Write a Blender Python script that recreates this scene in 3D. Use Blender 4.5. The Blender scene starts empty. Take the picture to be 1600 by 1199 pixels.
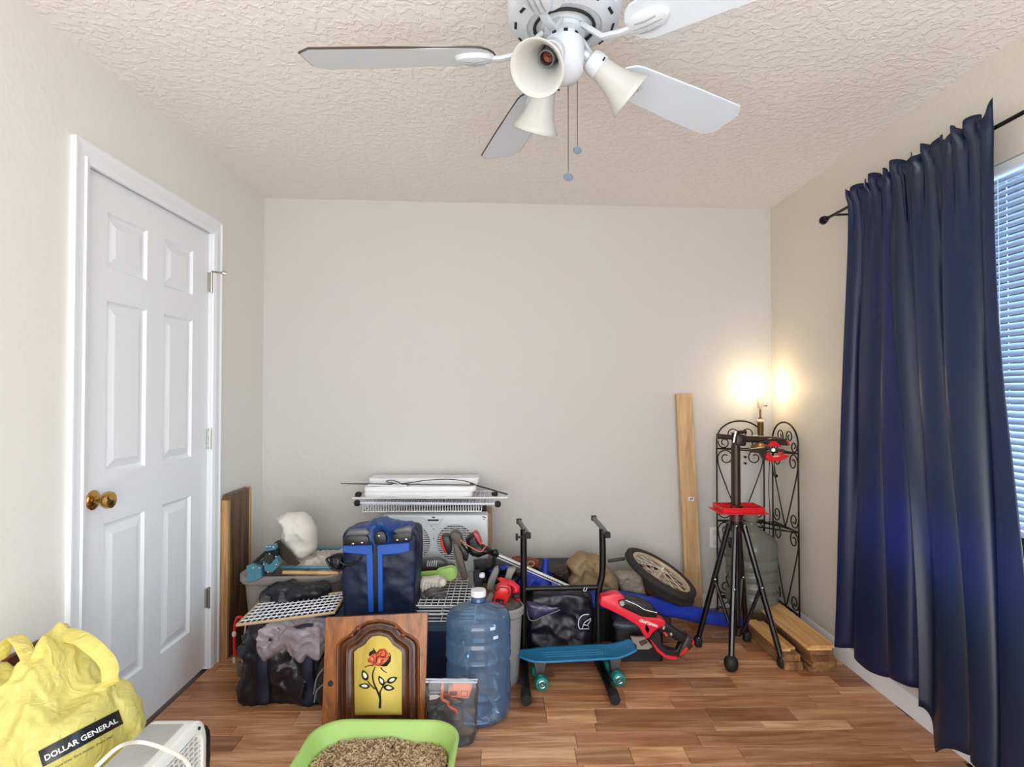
import bpy, bmesh, math, random
from mathutils import Vector, Matrix, noise
from mathutils.bvhtree import BVHTree
random.seed(7)
PI = math.pi
C = bpy.context.scene.collection
S = bpy.context.scene
# ---------------------------------------------------------------- camera, world, lights, exposure
F = 900.0
CAMZ = 1.30
cam = bpy.data.cameras.new('camera'); camo = bpy.data.objects.new('camera', cam); C.objects.link(camo)
cam.sensor_fit = 'HORIZONTAL'; cam.sensor_width = 36; cam.lens = F*36/1600; cam.clip_start = .02
camo.location = (0, 0, CAMZ)
camo.rotation_euler = (PI/2+math.atan(15.5/F), 0, -math.atan(15/F))
S.camera = camo
CR = camo.rotation_euler.to_matrix()
def W(px, py, Y):
    d = CR @ Vector(((px-800)/F, -(py-599.5)/F, -1.0))
    t = Y/d.y
    return Vector((d.x*t, Y, CAMZ+d.z*t))
S.view_settings.view_transform = 'Standard'; S.view_settings.look = 'None'
S.view_settings.gamma = 1; S.view_settings.use_curve_mapping = False
S.view_settings.exposure = 0.56
w = bpy.data.worlds.new('world'); S.world = w; w.use_nodes = True
bg = w.node_tree.nodes['Background']; bg.inputs[0].default_value = (.86, .93, 1, 1); bg.inputs[1].default_value = 1.5
def area(name, loc, rot, sx, sy, e, col):
    l = bpy.data.lights.new(name, 'AREA'); l.shape = 'RECTANGLE'; l.size = sx; l.size_y = sy; l.energy = e; l.color = col
    o = bpy.data.objects.new(name, l); C.objects.link(o); o.location = loc; o.rotation_euler = rot; return o
area('window_daylight', (1.86, 1.55, 1.35), (0, PI/2, 0), 1.4, 1.6, 110, (.58, .80, 1))
area('room_fill', (-.1, -1.05, .95), (PI/2+.66, 0, 0), 2.6, 1.7, 46, (1, .982, .955))  # added fill behind the camera, tilted up to brighten room and ceiling
pl = bpy.data.lights.new('lamp_light', 'POINT'); pl.energy = 1.05; pl.color = (1, .70, .38); pl.shadow_soft_size = .03
plo = bpy.data.objects.new('lamp_light', pl); C.objects.link(plo); plo.location = W(1187, 606, 3.30)+Vector((0, -.0, 0))
# ---------------------------------------------------------------- materials
def lin(c):
    r = []
    for x in c[:3]:
        x /= 255.0
        r.append(x/12.92 if x <= .04045 else ((x+.055)/1.055)**2.4)
    return (*r, 1)
MATS = {}
def newmat(name):
    m = bpy.data.materials.new(name); m.use_nodes = True; MATS[name] = m
    nt = m.node_tree; return m, nt, nt.nodes['Principled BSDF']
def mat(name, rgb, rough=.5, metal=0, var=0, vs=8, bump=0, bs=60, spec=.5, coat=0, sub=0, trans=0, stretch=(1, 1, 1), col2=None, dist=.002, tcol=None):
    if name in MATS: return MATS[name]
    m, nt, b = newmat(name)
    b.inputs['Base Color'].default_value = lin(rgb); b.inputs['Roughness'].default_value = rough
    b.inputs['Metallic'].default_value = metal; b.inputs['Specular IOR Level'].default_value = spec
    b.inputs['Coat Weight'].default_value = coat
    tc = nt.nodes.new('ShaderNodeTexCoord'); mp = nt.nodes.new('ShaderNodeMapping'); mp.inputs['Scale'].default_value = stretch
    nt.links.new(tc.outputs['Object'], mp.inputs[0])
    n = nt.nodes.new('ShaderNodeTexNoise'); n.inputs['Scale'].default_value = vs; n.inputs['Detail'].default_value = 4
    nt.links.new(mp.outputs[0], n.inputs['Vector'])
    r = nt.nodes.new('ShaderNodeValToRGB'); r.color_ramp.elements[0].position = .3; r.color_ramp.elements[1].position = .7
    c2 = lin(col2) if col2 else tuple(x*(1-var) for x in lin(rgb)[:3])+(1,)
    r.color_ramp.elements[0].color = c2; r.color_ramp.elements[1].color = lin(rgb)
    nt.links.new(n.outputs[0], r.inputs[0])
    if var or col2: nt.links.new(r.outputs[0], b.inputs['Base Color'])
    if bump:
        n2 = nt.nodes.new('ShaderNodeTexNoise'); n2.inputs['Scale'].default_value = bs; n2.inputs['Detail'].default_value = 3
        nt.links.new(mp.outputs[0], n2.inputs['Vector'])
        bp = nt.nodes.new('ShaderNodeBump'); bp.inputs['Strength'].default_value = bump; bp.inputs['Distance'].default_value = dist
        nt.links.new(n2.outputs[0], bp.inputs['Height']); nt.links.new(bp.outputs[0], b.inputs['Normal'])
    if trans:
        out = nt.nodes['Material Output']; t = nt.nodes.new('ShaderNodeBsdfTranslucent')
        t.inputs[0].default_value = lin(tcol or rgb)
        mx = nt.nodes.new('ShaderNodeMixShader'); mx.inputs[0].default_value = trans
        nt.links.new(b.outputs[0], mx.inputs[1]); nt.links.new(t.outputs[0], mx.inputs[2]); nt.links.new(mx.outputs[0], out.inputs[0])
    return m
def film(name, tint, rough=.06, dif=0, difcol=(255, 255, 255), refl=1.0, op=0):
    # thin clear plastic: tinted see-through wall with a fresnel reflection and a little haze
    m, nt, b = newmat(name); nt.nodes.remove(b); out = nt.nodes['Material Output']
    t = nt.nodes.new('ShaderNodeBsdfTransparent'); t.inputs[0].default_value = lin(tint)
    g = nt.nodes.new('ShaderNodeBsdfGlossy'); g.inputs['Roughness'].default_value = rough
    fr = nt.nodes.new('ShaderNodeFresnel'); fr.inputs[0].default_value = 1.35+.25*refl
    m1 = nt.nodes.new('ShaderNodeMixShader'); nt.links.new(fr.outputs[0], m1.inputs[0])
    nt.links.new(t.outputs[0], m1.inputs[1]); nt.links.new(g.outputs[0], m1.inputs[2])
    d = nt.nodes.new('ShaderNodeBsdfDiffuse'); d.inputs[0].default_value = lin(difcol)
    m2 = nt.nodes.new('ShaderNodeMixShader'); m2.inputs[0].default_value = dif
    nt.links.new(m1.outputs[0], m2.inputs[1]); nt.links.new(d.outputs[0], m2.inputs[2]); nt.links.new(m2.outputs[0], out.inputs[0])
    return m
def emis(name, rgb, s):
    m, nt, b = newmat(name); b.inputs['Emission Color'].default_value = lin(rgb); b.inputs['Emission Strength'].default_value = s
    b.inputs['Base Color'].default_value = lin(rgb); return m
def wood(name, c1, c2, axis='X', scale=1.0, rough=.5, rnd=False, ramp=None, grain=1.0):
    m, nt, b = newmat(name); b.inputs['Roughness'].default_value = rough
    N = nt.nodes.new; L = nt.links.new
    tc = N('ShaderNodeTexCoord'); mp = N('ShaderNodeMapping')
    s = {'X': (1.2, 14, 14), 'Y': (14, 1.2, 14), 'Z': (14, 14, 1.2)}[axis]
    mp.inputs['Scale'].default_value = tuple(k*scale for k in s)
    L(tc.outputs['Object'], mp.inputs[0])
    oi = N('ShaderNodeObjectInfo')
    if rnd:
        cm = N('ShaderNodeCombineXYZ'); mu = N('ShaderNodeMath'); mu.operation = 'MULTIPLY'; mu.inputs[1].default_value = 37
        L(oi.outputs['Random'], mu.inputs[0])
        for k in range(3): L(mu.outputs[0], cm.inputs[k])
        L(cm.outputs[0], mp.inputs['Location'])
    n = N('ShaderNodeTexNoise'); n.inputs['Scale'].default_value = 1.6; n.inputs['Detail'].default_value = 7; n.inputs['Distortion'].default_value = .9
    L(mp.outputs[0], n.inputs['Vector'])
    n2 = N('ShaderNodeTexNoise'); n2.inputs['Scale'].default_value = 9; n2.inputs['Detail'].default_value = 5
    L(mp.outputs[0], n2.inputs['Vector'])
    ad = N('ShaderNodeMath'); ad.operation = 'MULTIPLY_ADD'; ad.inputs[1].default_value = .35; L(n2.outputs[0], ad.inputs[0]); L(n.outputs[0], ad.inputs[2])
    r = N('ShaderNodeValToRGB'); r.color_ramp.elements[0].position = .52; r.color_ramp.elements[1].position = .84
    r.color_ramp.elements[0].color = lin(c2); r.color_ramp.elements[1].color = lin(c1)
    L(ad.outputs[0], r.inputs[0])
    col = r.outputs[0]
    if ramp:
        rr = N('ShaderNodeValToRGB'); rr.color_ramp.interpolation = 'LINEAR'
        els = rr.color_ramp.elements
        els[0].position = 0; els[0].color = lin(ramp[0]); els[1].position = 1; els[1].color = lin(ramp[-1])
        for i, c in enumerate(ramp[1:-1]):
            e = els.new((i+1)/(len(ramp)-1)); e.color = lin(c)
        L(oi.outputs['Random'], rr.inputs[0])
        mx = N('ShaderNodeMix'); mx.data_type = 'RGBA'; mx.blend_type = 'MULTIPLY'; mx.inputs[0].default_value = grain
        L(rr.outputs[0], mx.inputs[6]); L(col, mx.inputs[7]); col = mx.outputs[2]
    L(col, b.inputs['Base Color'])
    bp = N('ShaderNodeBump'); bp.inputs['Strength'].default_value = .25; bp.inputs['Distance'].default_value = .002
    L(ad.outputs[0], bp.inputs['Height']); L(bp.outputs[0], b.inputs['Normal'])
    return m
# ---------------------------------------------------------------- mesh builder
class MB:
    def __init__(s): s.v = []; s.f = []; s.mi = []; s.cur = 0
    def add(s, vs, fs, M=None):
        k = len(s.v)
        s.v += [tuple(M @ Vector(p)) if M else tuple(p) for p in vs]
        s.f += [tuple(i+k for i in f) for f in fs]; s.mi += [s.cur]*len(fs); return s
    def bm(s, bm, M=None):
        bm.verts.index_update()
        s.add([v.co.copy() for v in bm.verts], [[v.index for v in f.verts] for f in bm.faces], M); bm.free(); return s
    def box(s, c, d, rot=None, bev=0, seg=1):
        bm = bmesh.new(); bmesh.ops.create_cube(bm, size=1)
        bmesh.ops.scale(bm, vec=d, verts=bm.verts)
        if bev: bmesh.ops.bevel(bm, geom=bm.edges[:], offset=min(bev, min(d)*.45), segments=seg, affect='EDGES', profile=.5)
        M = Matrix.Translation(c)
        if rot is not None: M = M @ (rot if isinstance(rot, Matrix) else eul(*rot))
        return s.bm(bm, M)
    def b2(s, lo, hi, bev=0, seg=1):
        lo = Vector(lo); hi = Vector(hi); return s.box((lo+hi)/2, tuple(hi-lo), None, bev, seg)
    def tube(s, pts, r, seg=8, closed=False, caps=True, flat=1.0):
        pts = [Vector(p) for p in pts]; n = len(pts)
        rs = r if isinstance(r, (list, tuple)) else [r]*n
        T = []
        for i in range(n):
            if closed: t = pts[(i+1) % n]-pts[i-1]
            else: t = pts[min(i+1, n-1)]-pts[max(i-1, 0)]
            T.append(t.normalized() if t.length > 1e-9 else Vector((0, 0, 1)))
        up = Vector((0, 0, 1)) if abs(T[0].z) < .9 else Vector((1, 0, 0))
        u = T[0].cross(up).normalized(); vs = []
        for i in range(n):
            u = (u-T[i]*u.dot(T[i])).normalized(); v = T[i].cross(u)
            for k in range(seg):
                a = 2*PI*k/seg; vs.append(pts[i]+u*math.cos(a)*rs[i]+v*math.sin(a)*rs[i]*flat)
        fs = []
        for i in range(n if closed else n-1):
            j = (i+1) % n
            for k in range(seg): fs.append((i*seg+k, i*seg+(k+1) % seg, j*seg+(k+1) % seg, j*seg+k))
        if caps and not closed: fs.append(tuple(range(seg))[::-1]); fs.append(tuple((n-1)*seg+k for k in range(seg)))
        return s.add(vs, fs)
    def lathe(s, prof, seg=32, M=None, caps=False):
        vs = []; fs = []
        for (r, z) in prof:
            for k in range(seg):
                a = 2*PI*k/seg; vs.append((r*math.cos(a), r*math.sin(a), z))
        for i in range(len(prof)-1):
            for k in range(seg): fs.append((i*seg+k, i*seg+(k+1) % seg, (i+1)*seg+(k+1) % seg, (i+1)*seg+k))
        if caps: fs.append(tuple(range(seg))[::-1]); fs.append(tuple((len(prof)-1)*seg+k for k in range(seg)))
        return s.add(vs, fs, M)
    def loft(s, levels, M=None, seg=6, cap0=True, cap1=False):
        # levels: (hx, hy, r, z[, ox, oy]) rounded rectangles
        vs = []; fs = []; n = 4*(seg+1)
        for lv in levels:
            hx, hy, r, z = lv[:4]; ox, oy = lv[4:6] if len(lv) > 5 else (0, 0)
            r = min(r, hx*.999, hy*.999)
            for q, (sx, sy) in enumerate(((1, 1), (-1, 1), (-1, -1), (1, -1))):
                for k in range(seg+1):
                    a = q*PI/2+PI/2*k/seg
                    vs.append((ox+sx*(hx-r)+r*math.cos(a), oy+sy*(hy-r)+r*math.sin(a), z))
        for i in range(len(levels)-1):
            for k in range(n): fs.append((i*n+k, i*n+(k+1) % n, (i+1)*n+(k+1) % n, (i+1)*n+k))
        if cap0: fs.append(tuple(range(n))[::-1])
        if cap1: fs.append(tuple((len(levels)-1)*n+k for k in range(n)))
        return s.add(vs, fs, M)
    def prism(s, pts, d, bev=0, seg=1):
        # pts: list of world points of one face; d: extrusion vector
        bm = bmesh.new(); vs = [bm.verts.new(p) for p in pts]; f = bm.faces.new(vs)
        ex = bmesh.ops.extrude_face_region(bm, geom=[f])
        bmesh.ops.translate(bm, vec=Vector(d), verts=[g for g in ex['geom'] if isinstance(g, bmesh.types.BMVert)])
        bmesh.ops.recalc_face_normals(bm, faces=bm.faces)
        if bev: bmesh.ops.bevel(bm, geom=bm.edges[:], offset=bev, segments=seg, affect='EDGES', profile=.5, clamp_overlap=True)
        return s.bm(bm)
    def slab(s, poly, Y, th, bev=.002, seg=1): return s.prism([W(x, y, Y) for x, y in poly], (0, th, 0), bev, seg)
    def soft(s, c, half, n=10, e=5, amp=.01, fs=6, seed=0, shape=None, rot=None, st=(1, 1, 1), fine=.35):
        idx = {}; vs = []; fcs = []
        def vert(p):
            k = (round(p[0], 4), round(p[1], 4), round(p[2], 4))
            if k in idx: return idx[k]
            q = Vector(p); ln = (abs(q.x)**e+abs(q.y)**e+abs(q.z)**e)**(1/e); q = q/ln
            h = Vector((q.x*half[0], q.y*half[1], q.z*half[2]))
            nz = Vector((h.x*st[0], h.y*st[1], h.z*st[2]))*fs+Vector((seed*7.3, seed*3.1, seed))
            d = amp*((.45-abs(noise.noise(nz)))*2)+amp*fine*(.3-abs(noise.noise(nz*2.7)))*2+amp*fine*.5*noise.noise(nz*6)
            nn = Vector((q.x/half[0], q.y/half[1], q.z/half[2])).normalized()
            h += nn*d
            if shape: h = Vector(shape(h))
            idx[k] = len(vs); vs.append(h); return idx[k]
        for ax in range(3):
            for sg in (-1, 1):
                for i in range(n):
                    for j in range(n):
                        q = []
                        for (a, b) in ((0, 0), (1, 0), (1, 1), (0, 1)):
                            t = [0, 0, 0]; t[ax] = sg; t[(ax+1) % 3] = math.tan((2*(i+a)/n-1)*PI/4); t[(ax+2) % 3] = math.tan((2*(j+b)/n-1)*PI/4)
                            q.append(vert(t))
                        fcs.append(q if sg > 0 else q[::-1])
        M = Matrix.Translation(c)
        if rot is not None: M = M @ (rot if isinstance(rot, Matrix) else eul(*rot))
        return s.add(vs, fcs, M)
    def grid(s, fn, nu, nv, M=None):
        vs = [fn(i/nu, j/nv) for j in range(nv+1) for i in range(nu+1)]
        fs = [(j*(nu+1)+i, j*(nu+1)+i+1, (j+1)*(nu+1)+i+1, (j+1)*(nu+1)+i) for j in range(nv) for i in range(nu)]
        return s.add(vs, fs, M)
    def obj(s, name, m, parent=None, sharp=35, solid=0, offs=0, local=False, **kw):
        me = bpy.data.meshes.new(name); me.from_pydata(s.v, [], s.f)
        ms = m if isinstance(m, (list, tuple)) else [m]
        for x in ms: me.materials.append(x)
        if len(ms) > 1: me.polygons.foreach_set('material_index', s.mi)
        me.polygons.foreach_set('use_smooth', [True]*len(me.polygons))
        me.set_sharp_from_angle(angle=math.radians(sharp)); me.update()
        o = bpy.data.objects.new(name, me); C.objects.link(o)
        if solid:
            md = o.modifiers.new('thickness', 'SOLIDIFY'); md.thickness = solid; md.offset = offs
        if parent is not None:
            o.parent = parent
            if not local: o.matrix_parent_inverse = parent.matrix_basis.inverted()
        for k, v in kw.items():
            if v: o[k] = v
        return o
def eul(x, y, z): 
    from mathutils import Euler
    return Euler((x, y, z)).to_matrix().to_4x4()
def thing(name, label, cat, loc=(0, 0, 0), rz=0, group=None):
    o = bpy.data.objects.new(name, None); C.objects.link(o); o.empty_display_size = .05
    o.location = loc; o.rotation_euler = (0, 0, rz); o['label'] = label; o['category'] = cat
    if group: o['group'] = group
    return o
def tag(o, label, cat, group=None, kind=None):
    o['label'] = label; o['category'] = cat
    if group: o['group'] = group
    if kind: o['kind'] = kind
    return o
def struct(o): o['kind'] = 'structure'; return o
def cr(pts, n=6):
    P = [Vector(p) for p in pts]; P = [P[0]*2-P[1]]+P+[P[-1]*2-P[-2]]; out = []
    for i in range(1, len(P)-2):
        for k in range(n):
            t = k/n; a, b, c, d = P[i-1:i+3]
            out.append(.5*((2*b)+(c-a)*t+(2*a-5*b+4*c-d)*t*t+(3*b-a-3*c+d)*t**3))
    out.append(P[-2]); return out
def textmesh(body, size, font_bold=False, shear=0, off=0):
    cu = bpy.data.curves.new('t', 'FONT'); cu.body = body; cu.size = size; cu.shear = shear; cu.offset = off; cu.resolution_u = 3
    o = bpy.data.objects.new('t', cu); C.objects.link(o)
    dg = bpy.context.evaluated_depsgraph_get(); me = bpy.data.meshes.new_from_object(o.evaluated_get(dg))
    vs = [v.co.copy() for v in me.vertices]; fs = [tuple(p.vertices) for p in me.polygons]
    bpy.data.objects.remove(o); bpy.data.curves.remove(cu); bpy.data.meshes.remove(me)
    return vs, fs
def Z(ox, oy, sc): return lambda x, y: (ox+x/sc, oy+y/sc)
Z1 = Z(340, 730, 4.703); Z2 = Z(340, 900, 4.703); Z3 = Z(620, 730, 4.703); Z4 = Z(620, 900, 4.703); Z5 = Z(850, 820, 4.703)
Z6 = Z(1050, 590, 5.711); Z7 = Z(1060, 780, 4.133)

def crumple(poly, Y, th, amp=.012, fs=9, seed=1, edge=.03, cuts=None):
    # a cloth-like lump: outline at depth Y, real thickness th, rounded at its rim and wrinkled all over
    pts = [W(x, y, Y) for x, y in poly]; n = len(pts); P2 = [(p.x, p.z) for p in pts]
    span = max(max(p[0] for p in P2)-min(p[0] for p in P2), max(p[1] for p in P2)-min(p[1] for p in P2))
    dense = []
    for a, b in zip(P2, P2[1:]+P2[:1]):
        k = max(1, int(math.hypot(b[0]-a[0], b[1]-a[1])/(span/22)))
        dense += [(a[0]+(b[0]-a[0])*i/k, a[1]+(b[1]-a[1])*i/k) for i in range(k)]
    def inside(x, z):
        c = False; j = n-1
        for i in range(n):
            (xi, zi), (xj, zj) = P2[i], P2[j]
            if (zi > z) != (zj > z) and x < (xj-xi)*(z-zi)/(zj-zi)+xi: c = not c
            j = i
        return c
    def dist(x, z):
        best = 9
        for i in range(n):
            (x1, z1), (x2, z2) = P2[i], P2[(i+1) % n]; dx, dz = x2-x1, z2-z1; L2 = dx*dx+dz*dz or 1e-9
            t = max(0, min(1, ((x-x1)*dx+(z-z1)*dz)/L2)); best = min(best, math.hypot(x-x1-t*dx, z-z1-t*dz))
        return best
    st = span/26; x0 = min(p[0] for p in P2); z0 = min(p[1] for p in P2); inner = []; rr = random.Random(seed)
    for i in range(30):
        for j in range(30):
            x = x0+i*st+rr.uniform(-.2, .2)*st; z = z0+j*st+rr.uniform(-.2, .2)*st
            if inside(x, z) and dist(x, z) > st*.45: inner.append((x, z))
    from mathutils.geometry import delaunay_2d_cdt
    nd = len(dense); vs2 = [Vector(p) for p in dense+inner]
    ov, oe, of, *_ = delaunay_2d_cdt(vs2, [(i, (i+1) % nd) for i in range(nd)], [], 1, 1e-6)
    of = [f for f in of if len(f) == 3]
    cy = Y+th/2; m = MB(); N_ = len(ov); F_, B_ = [], []
    for v in ov:
        d = dist(v.x, v.y); e = math.sqrt(max(0, 1-(1-min(1, d/edge))**2)) if d > 1e-5 else 0
        nz = Vector((v.x*fs+seed*3.3, seed, v.y*fs)); w = (.45-abs(noise.noise(nz)))*1.6+.7*(.3-abs(noise.noise(nz*2.3+Vector((3, 1, 2)))))+.3*noise.noise(nz*5)
        F_.append((v.x, cy-th/2*e-amp*w*min(1, d/(edge*.5)), v.y)); B_.append((v.x, cy+th/2*e, v.y))
    m.add(F_, of); k = len(m.v); m.add(B_, [tuple(f[::-1]) for f in of])
    bm = bmesh.new(); q = [bm.verts.new(p) for p in m.v]
    for f in m.f:
        try: bm.faces.new([q[i] for i in f])
        except Exception: pass
    bmesh.ops.remove_doubles(bm, verts=bm.verts, dist=1e-5); bmesh.ops.recalc_face_normals(bm, faces=bm.faces)
    r = MB(); r.bm(bm); return r
# ---------------------------------------------------------------- the room
XL, XR, ZC = -1.39, 1.655, 2.44
YB0, YB1 = 3.36, 3.52                     # back wall depth at its left and right ends
def yb(x): return YB0+(YB1-YB0)*(x-XL)/(XR-XL)
YN = -1.15
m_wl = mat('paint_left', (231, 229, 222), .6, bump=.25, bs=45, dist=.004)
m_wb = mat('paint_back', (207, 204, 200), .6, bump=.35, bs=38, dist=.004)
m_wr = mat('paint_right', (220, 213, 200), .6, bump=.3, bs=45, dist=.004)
m_white = mat('white_gloss_paint', (240, 242, 246), .35)
m_ceil, nt, b = newmat('knockdown_ceiling')
b.inputs['Base Color'].default_value = lin((240, 236, 231)); b.inputs['Roughness'].default_value = .65
tc = nt.nodes.new('ShaderNodeTexCoord'); n1 = nt.nodes.new('ShaderNodeTexNoise'); n1.inputs['Scale'].default_value = 34; n1.inputs['Detail'].default_value = 3; n1.inputs['Distortion'].default_value = .6
nt.links.new(tc.outputs['Object'], n1.inputs['Vector'])
rp = nt.nodes.new('ShaderNodeValToRGB'); rp.color_ramp.elements[0].position = .47; rp.color_ramp.elements[1].position = .58
nt.links.new(n1.outputs[0], rp.inputs[0])
bp = nt.nodes.new('ShaderNodeBump'); bp.inputs['Strength'].default_value = .5; bp.inputs['Distance'].default_value = .004
nt.links.new(rp.outputs[0], bp.inputs['Height']); nt.links.new(bp.outputs[0], b.inputs['Normal'])
DY0, DY1, DZ = 1.935, 2.76, 2.065          # door opening
m = MB(); T = .12
m.b2((XL-T, YN, 0), (XL, DY0-.02, ZC)); m.b2((XL-T, DY1+.02, 0), (XL, YB0+.2, ZC)); m.b2((XL-T, DY0-.02, DZ+.02), (XL, DY1+.02, ZC))
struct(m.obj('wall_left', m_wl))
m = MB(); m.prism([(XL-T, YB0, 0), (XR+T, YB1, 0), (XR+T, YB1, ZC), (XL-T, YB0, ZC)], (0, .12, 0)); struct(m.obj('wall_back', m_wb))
WY0, WY1, WZ0, WZ1 = .75, 2.44, .63, 2.07  # window opening
m = MB(); m.b2((XR, YN, 0), (XR+T, WY0, ZC)); m.b2((XR, WY1, 0), (XR+T, YB1+.1, ZC)); m.b2((XR, WY0, 0), (XR+T, WY1, WZ0)); m.b2((XR, WY0, WZ1), (XR+T, WY1, ZC))
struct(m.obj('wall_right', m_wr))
m = MB(); m.b2((XL-T, YN, ZC), (XR+T, YB1+.12, ZC+.1)); struct(m.obj('ceiling', m_ceil))
m = MB(); m.b2((XL-T, YN, -.12), (XR+T, YB1+.12, -.0135)); floor = struct(m.obj('floor', mat('subfloor', (60, 38, 25), .8)))
m_fl = wood('vinyl_plank', (255, 250, 245), (192, 168, 146), 'X', 1.3, .32, rnd=True,
            ramp=[(140, 92, 62), (226, 172, 130), (170, 116, 80), (246, 200, 158), (152, 102, 70), (234, 182, 138), (200, 144, 104), (244, 196, 152)])
y = -.35; row = 0; meshes = {}
while y < 3.50:
    wd = .098 if row % 3 else .062; x = XL-random.random()*.5
    while x < XR:
        L = random.choice([.2, .34, .46, .6])
        a = max(x, XL); e = min(x+L, XR)
        if e-a > .03:
            key = (round(e-a, 3), wd)
            if key not in meshes:
                q = MB(); q.box((key[0]/2, wd/2, -.006), (key[0]-.0012, wd-.0012, .012), None, .0012)
                o = q.obj('plank', m_fl, floor); meshes[key] = o
            else:
                o = meshes[key].copy(); C.objects.link(o)
            o.location = (a, y, -random.random()*.0006)
        x += L
    y += wd; row += 1
# baseboards
m = MB(); m.prism([(XR-.014, YN, 0), (XR, YN, 0), (XR, YN, .085), (XR-.006, YN, .085), (XR-.014, YN, .07)], (0, YB1-YN-.01, 0)); struct(m.obj('baseboard_right', m_white))
m = MB(); m.prism([(XL, YB0-.012, 0), (XR, YB1-.012, 0), (XR, YB1-.012, .085), (XL, YB0-.012, .085)], (0, .012, 0), .002); struct(m.obj('baseboard_back', m_white))
m = MB(); m.b2((XL, 2.85, 0), (XL+.012, YB0, .085), .002); m.b2((XL, YN, 0), (XL+.012, 1.86, .085), .002); struct(m.obj('baseboard_left', m_white))
# wall plates low on the back wall
for i, (a, b_, c, d) in enumerate(((1110, 824, 1126, 856),)):
    p0 = W(a, d, yb(1.24)); p1 = W(c, b_, yb(1.24)); Y = yb(p0.x)
    t = thing('outlet_plate', 'white wall outlet plate low on the back wall beside the tall pine board', 'outlet', (p0.x, Y, p0.z))
    m = MB(); m.b2((p0.x-.005, Y-.008, p0.z), (p1.x+.01, Y+.002, p1.z), .003); m.obj('plate', m_white, t)
    for z in (p0.z+.03, p1.z-.03): m = MB(); m.b2((p0.x+.012, Y-.011, z-.014), (p1.x-.006, Y-.005, z+.014), .004); m.obj('socket', mat('offwhite_plastic', (225, 225, 220), .4), t)
# ---------------------------------------------------------------- door_1
door = struct(bpy.data.objects.new('door_1', None)); C.objects.link(door); door.location = (XL, DY0, 0)
fx = XL-.012                                 # face of the slab
cols = ((2.06, 2.29), (2.405, 2.625)); rows_ = ((1.745, 1.945), (1.015, 1.63), (.23, .84))
m = MB(); ys = [DY0]+[v for c in cols for v in c]+[DY1]; zs = [.012]+[v for r in rows_[::-1] for v in r]+[DZ]
for i in range(5):
    for j in range(7):
        if i in (1, 3) and j in (1, 3, 5): continue
        m.b2((fx-.035, ys[i], zs[j]), (fx, ys[i+1], zs[j+1]))
m.obj('slab', m_white, door, sharp=20)
for c in cols:
    for r in rows_:
        m = MB()
        def ring(i, dx): return [(fx+dx, c[0]+i, r[0]+i), (fx+dx, c[1]-i, r[0]+i), (fx+dx, c[1]-i, r[1]-i), (fx+dx, c[0]+i, r[1]-i)]
        lv = [ring(0, 0), ring(.008, -.011), ring(.016, -.012), ring(.045, -.002), ring(.047, -.0015)]
        vs = [p for q in lv for p in q]; fs = []
        for k in range(4):
            for i in range(4): fs.append((k*4+i, k*4+(i+1) % 4, (k+1)*4+(i+1) % 4, (k+1)*4+i))
        fs.append((16, 17, 18, 19)); m.add(vs, fs); m.obj('panel', m_white, door, sharp=12)
m_brass = mat('polished_brass', (200, 160, 90), .18, 1)
kp = Vector((fx, 2.0, .935))
RX = eul(0, PI/2, 0)
m = MB(); m.lathe([(0, .0), (.033, 0), (.034, .004), (.03, .008), (.014, .011), (.012, .03), (.016, .036), (.026, .042), (.030, .054), (.027, .066), (.015, .073), (0, .074)], 28, Matrix.Translation(kp) @ RX)
m.obj('door_knob', m_brass, door)
m = MB(); m.b2((fx-.02, DY0-.004, .90), (fx+.004, DY0+.003, .97), .001); m.obj('latch_plate', m_brass, door)
m_nick = mat('nickel', (190, 188, 180), .3, 1)
for z in (1.83, 1.085, .335):
    m = MB(); m.b2((fx-.002, DY1-.01, z-.045), (fx+.012, DY1+.016, z+.045), .002); m.tube([(fx+.014, DY1+.003, z-.05), (fx+.014, DY1+.003, z+.05)], .006, 8)
    h = m.obj('hinge', m_nick, door)
    if z > 1.5:
        m = MB(); m.tube([(fx+.014, DY1+.003, z+.052), (fx+.03, DY1+.02, z+.052), (fx+.06, DY1+.03, z+.05)], .005, 6); m.tube([(fx+.055, DY1+.027, z+.05), (fx+.07, DY1+.033, z+.049)], .010, 10)
        m.obj('door_stop', m_nick, h)
# casing (two legs and a head with stepped profile)
cas = struct(bpy.data.objects.new('trim_1', None)); C.objects.link(cas); cas.location = (XL, DY0, 0)
prof = [(-.002, .0), (-.002, .012), (.018, .017), (.022, .011), (.055, .013), (.062, .018), (.07, .018), (.07, 0)]
def casing(path, name):
    m = MB(); vs = []; n = len(prof)
    for (y, z, dy, dz) in path:
        for (o_, h) in prof: vs.append((XL-.0+h, y+dy*o_, z+dz*o_))
    fs = [(i*n+k, i*n+k+1, (i+1)*n+k+1, (i+1)*n+k) for i in range(len(path)-1) for k in range(n-1)]
    fs += [tuple(range(n)), tuple((len(path)-1)*n+k for k in range(n))[::-1]]
    m.add(vs, fs); m.obj(name, m_white, cas, sharp=20)
casing([(DY0, 0, -1, 0), (DY0, DZ, -1, 1)], 'casing_leg'); casing([(DY1+.01, 0, 1, 0), (DY1+.01, DZ, 1, 1)], 'casing_leg'); casing([(DY0, DZ, -1, 1), (DY1+.01, DZ, 1, 1)], 'casing_head')
m = MB(); m.b2((XL-.1, DY0-.02, 0), (XL+.001, DY0-.003, DZ)); m.b2((XL-.1, DY1+.003, 0), (XL+.001, DY1+.02, DZ)); m.b2((XL-.1, DY0-.02, DZ+.003), (XL+.001, DY1+.02, DZ+.02)); m.obj('jamb', m_white, cas)
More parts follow.
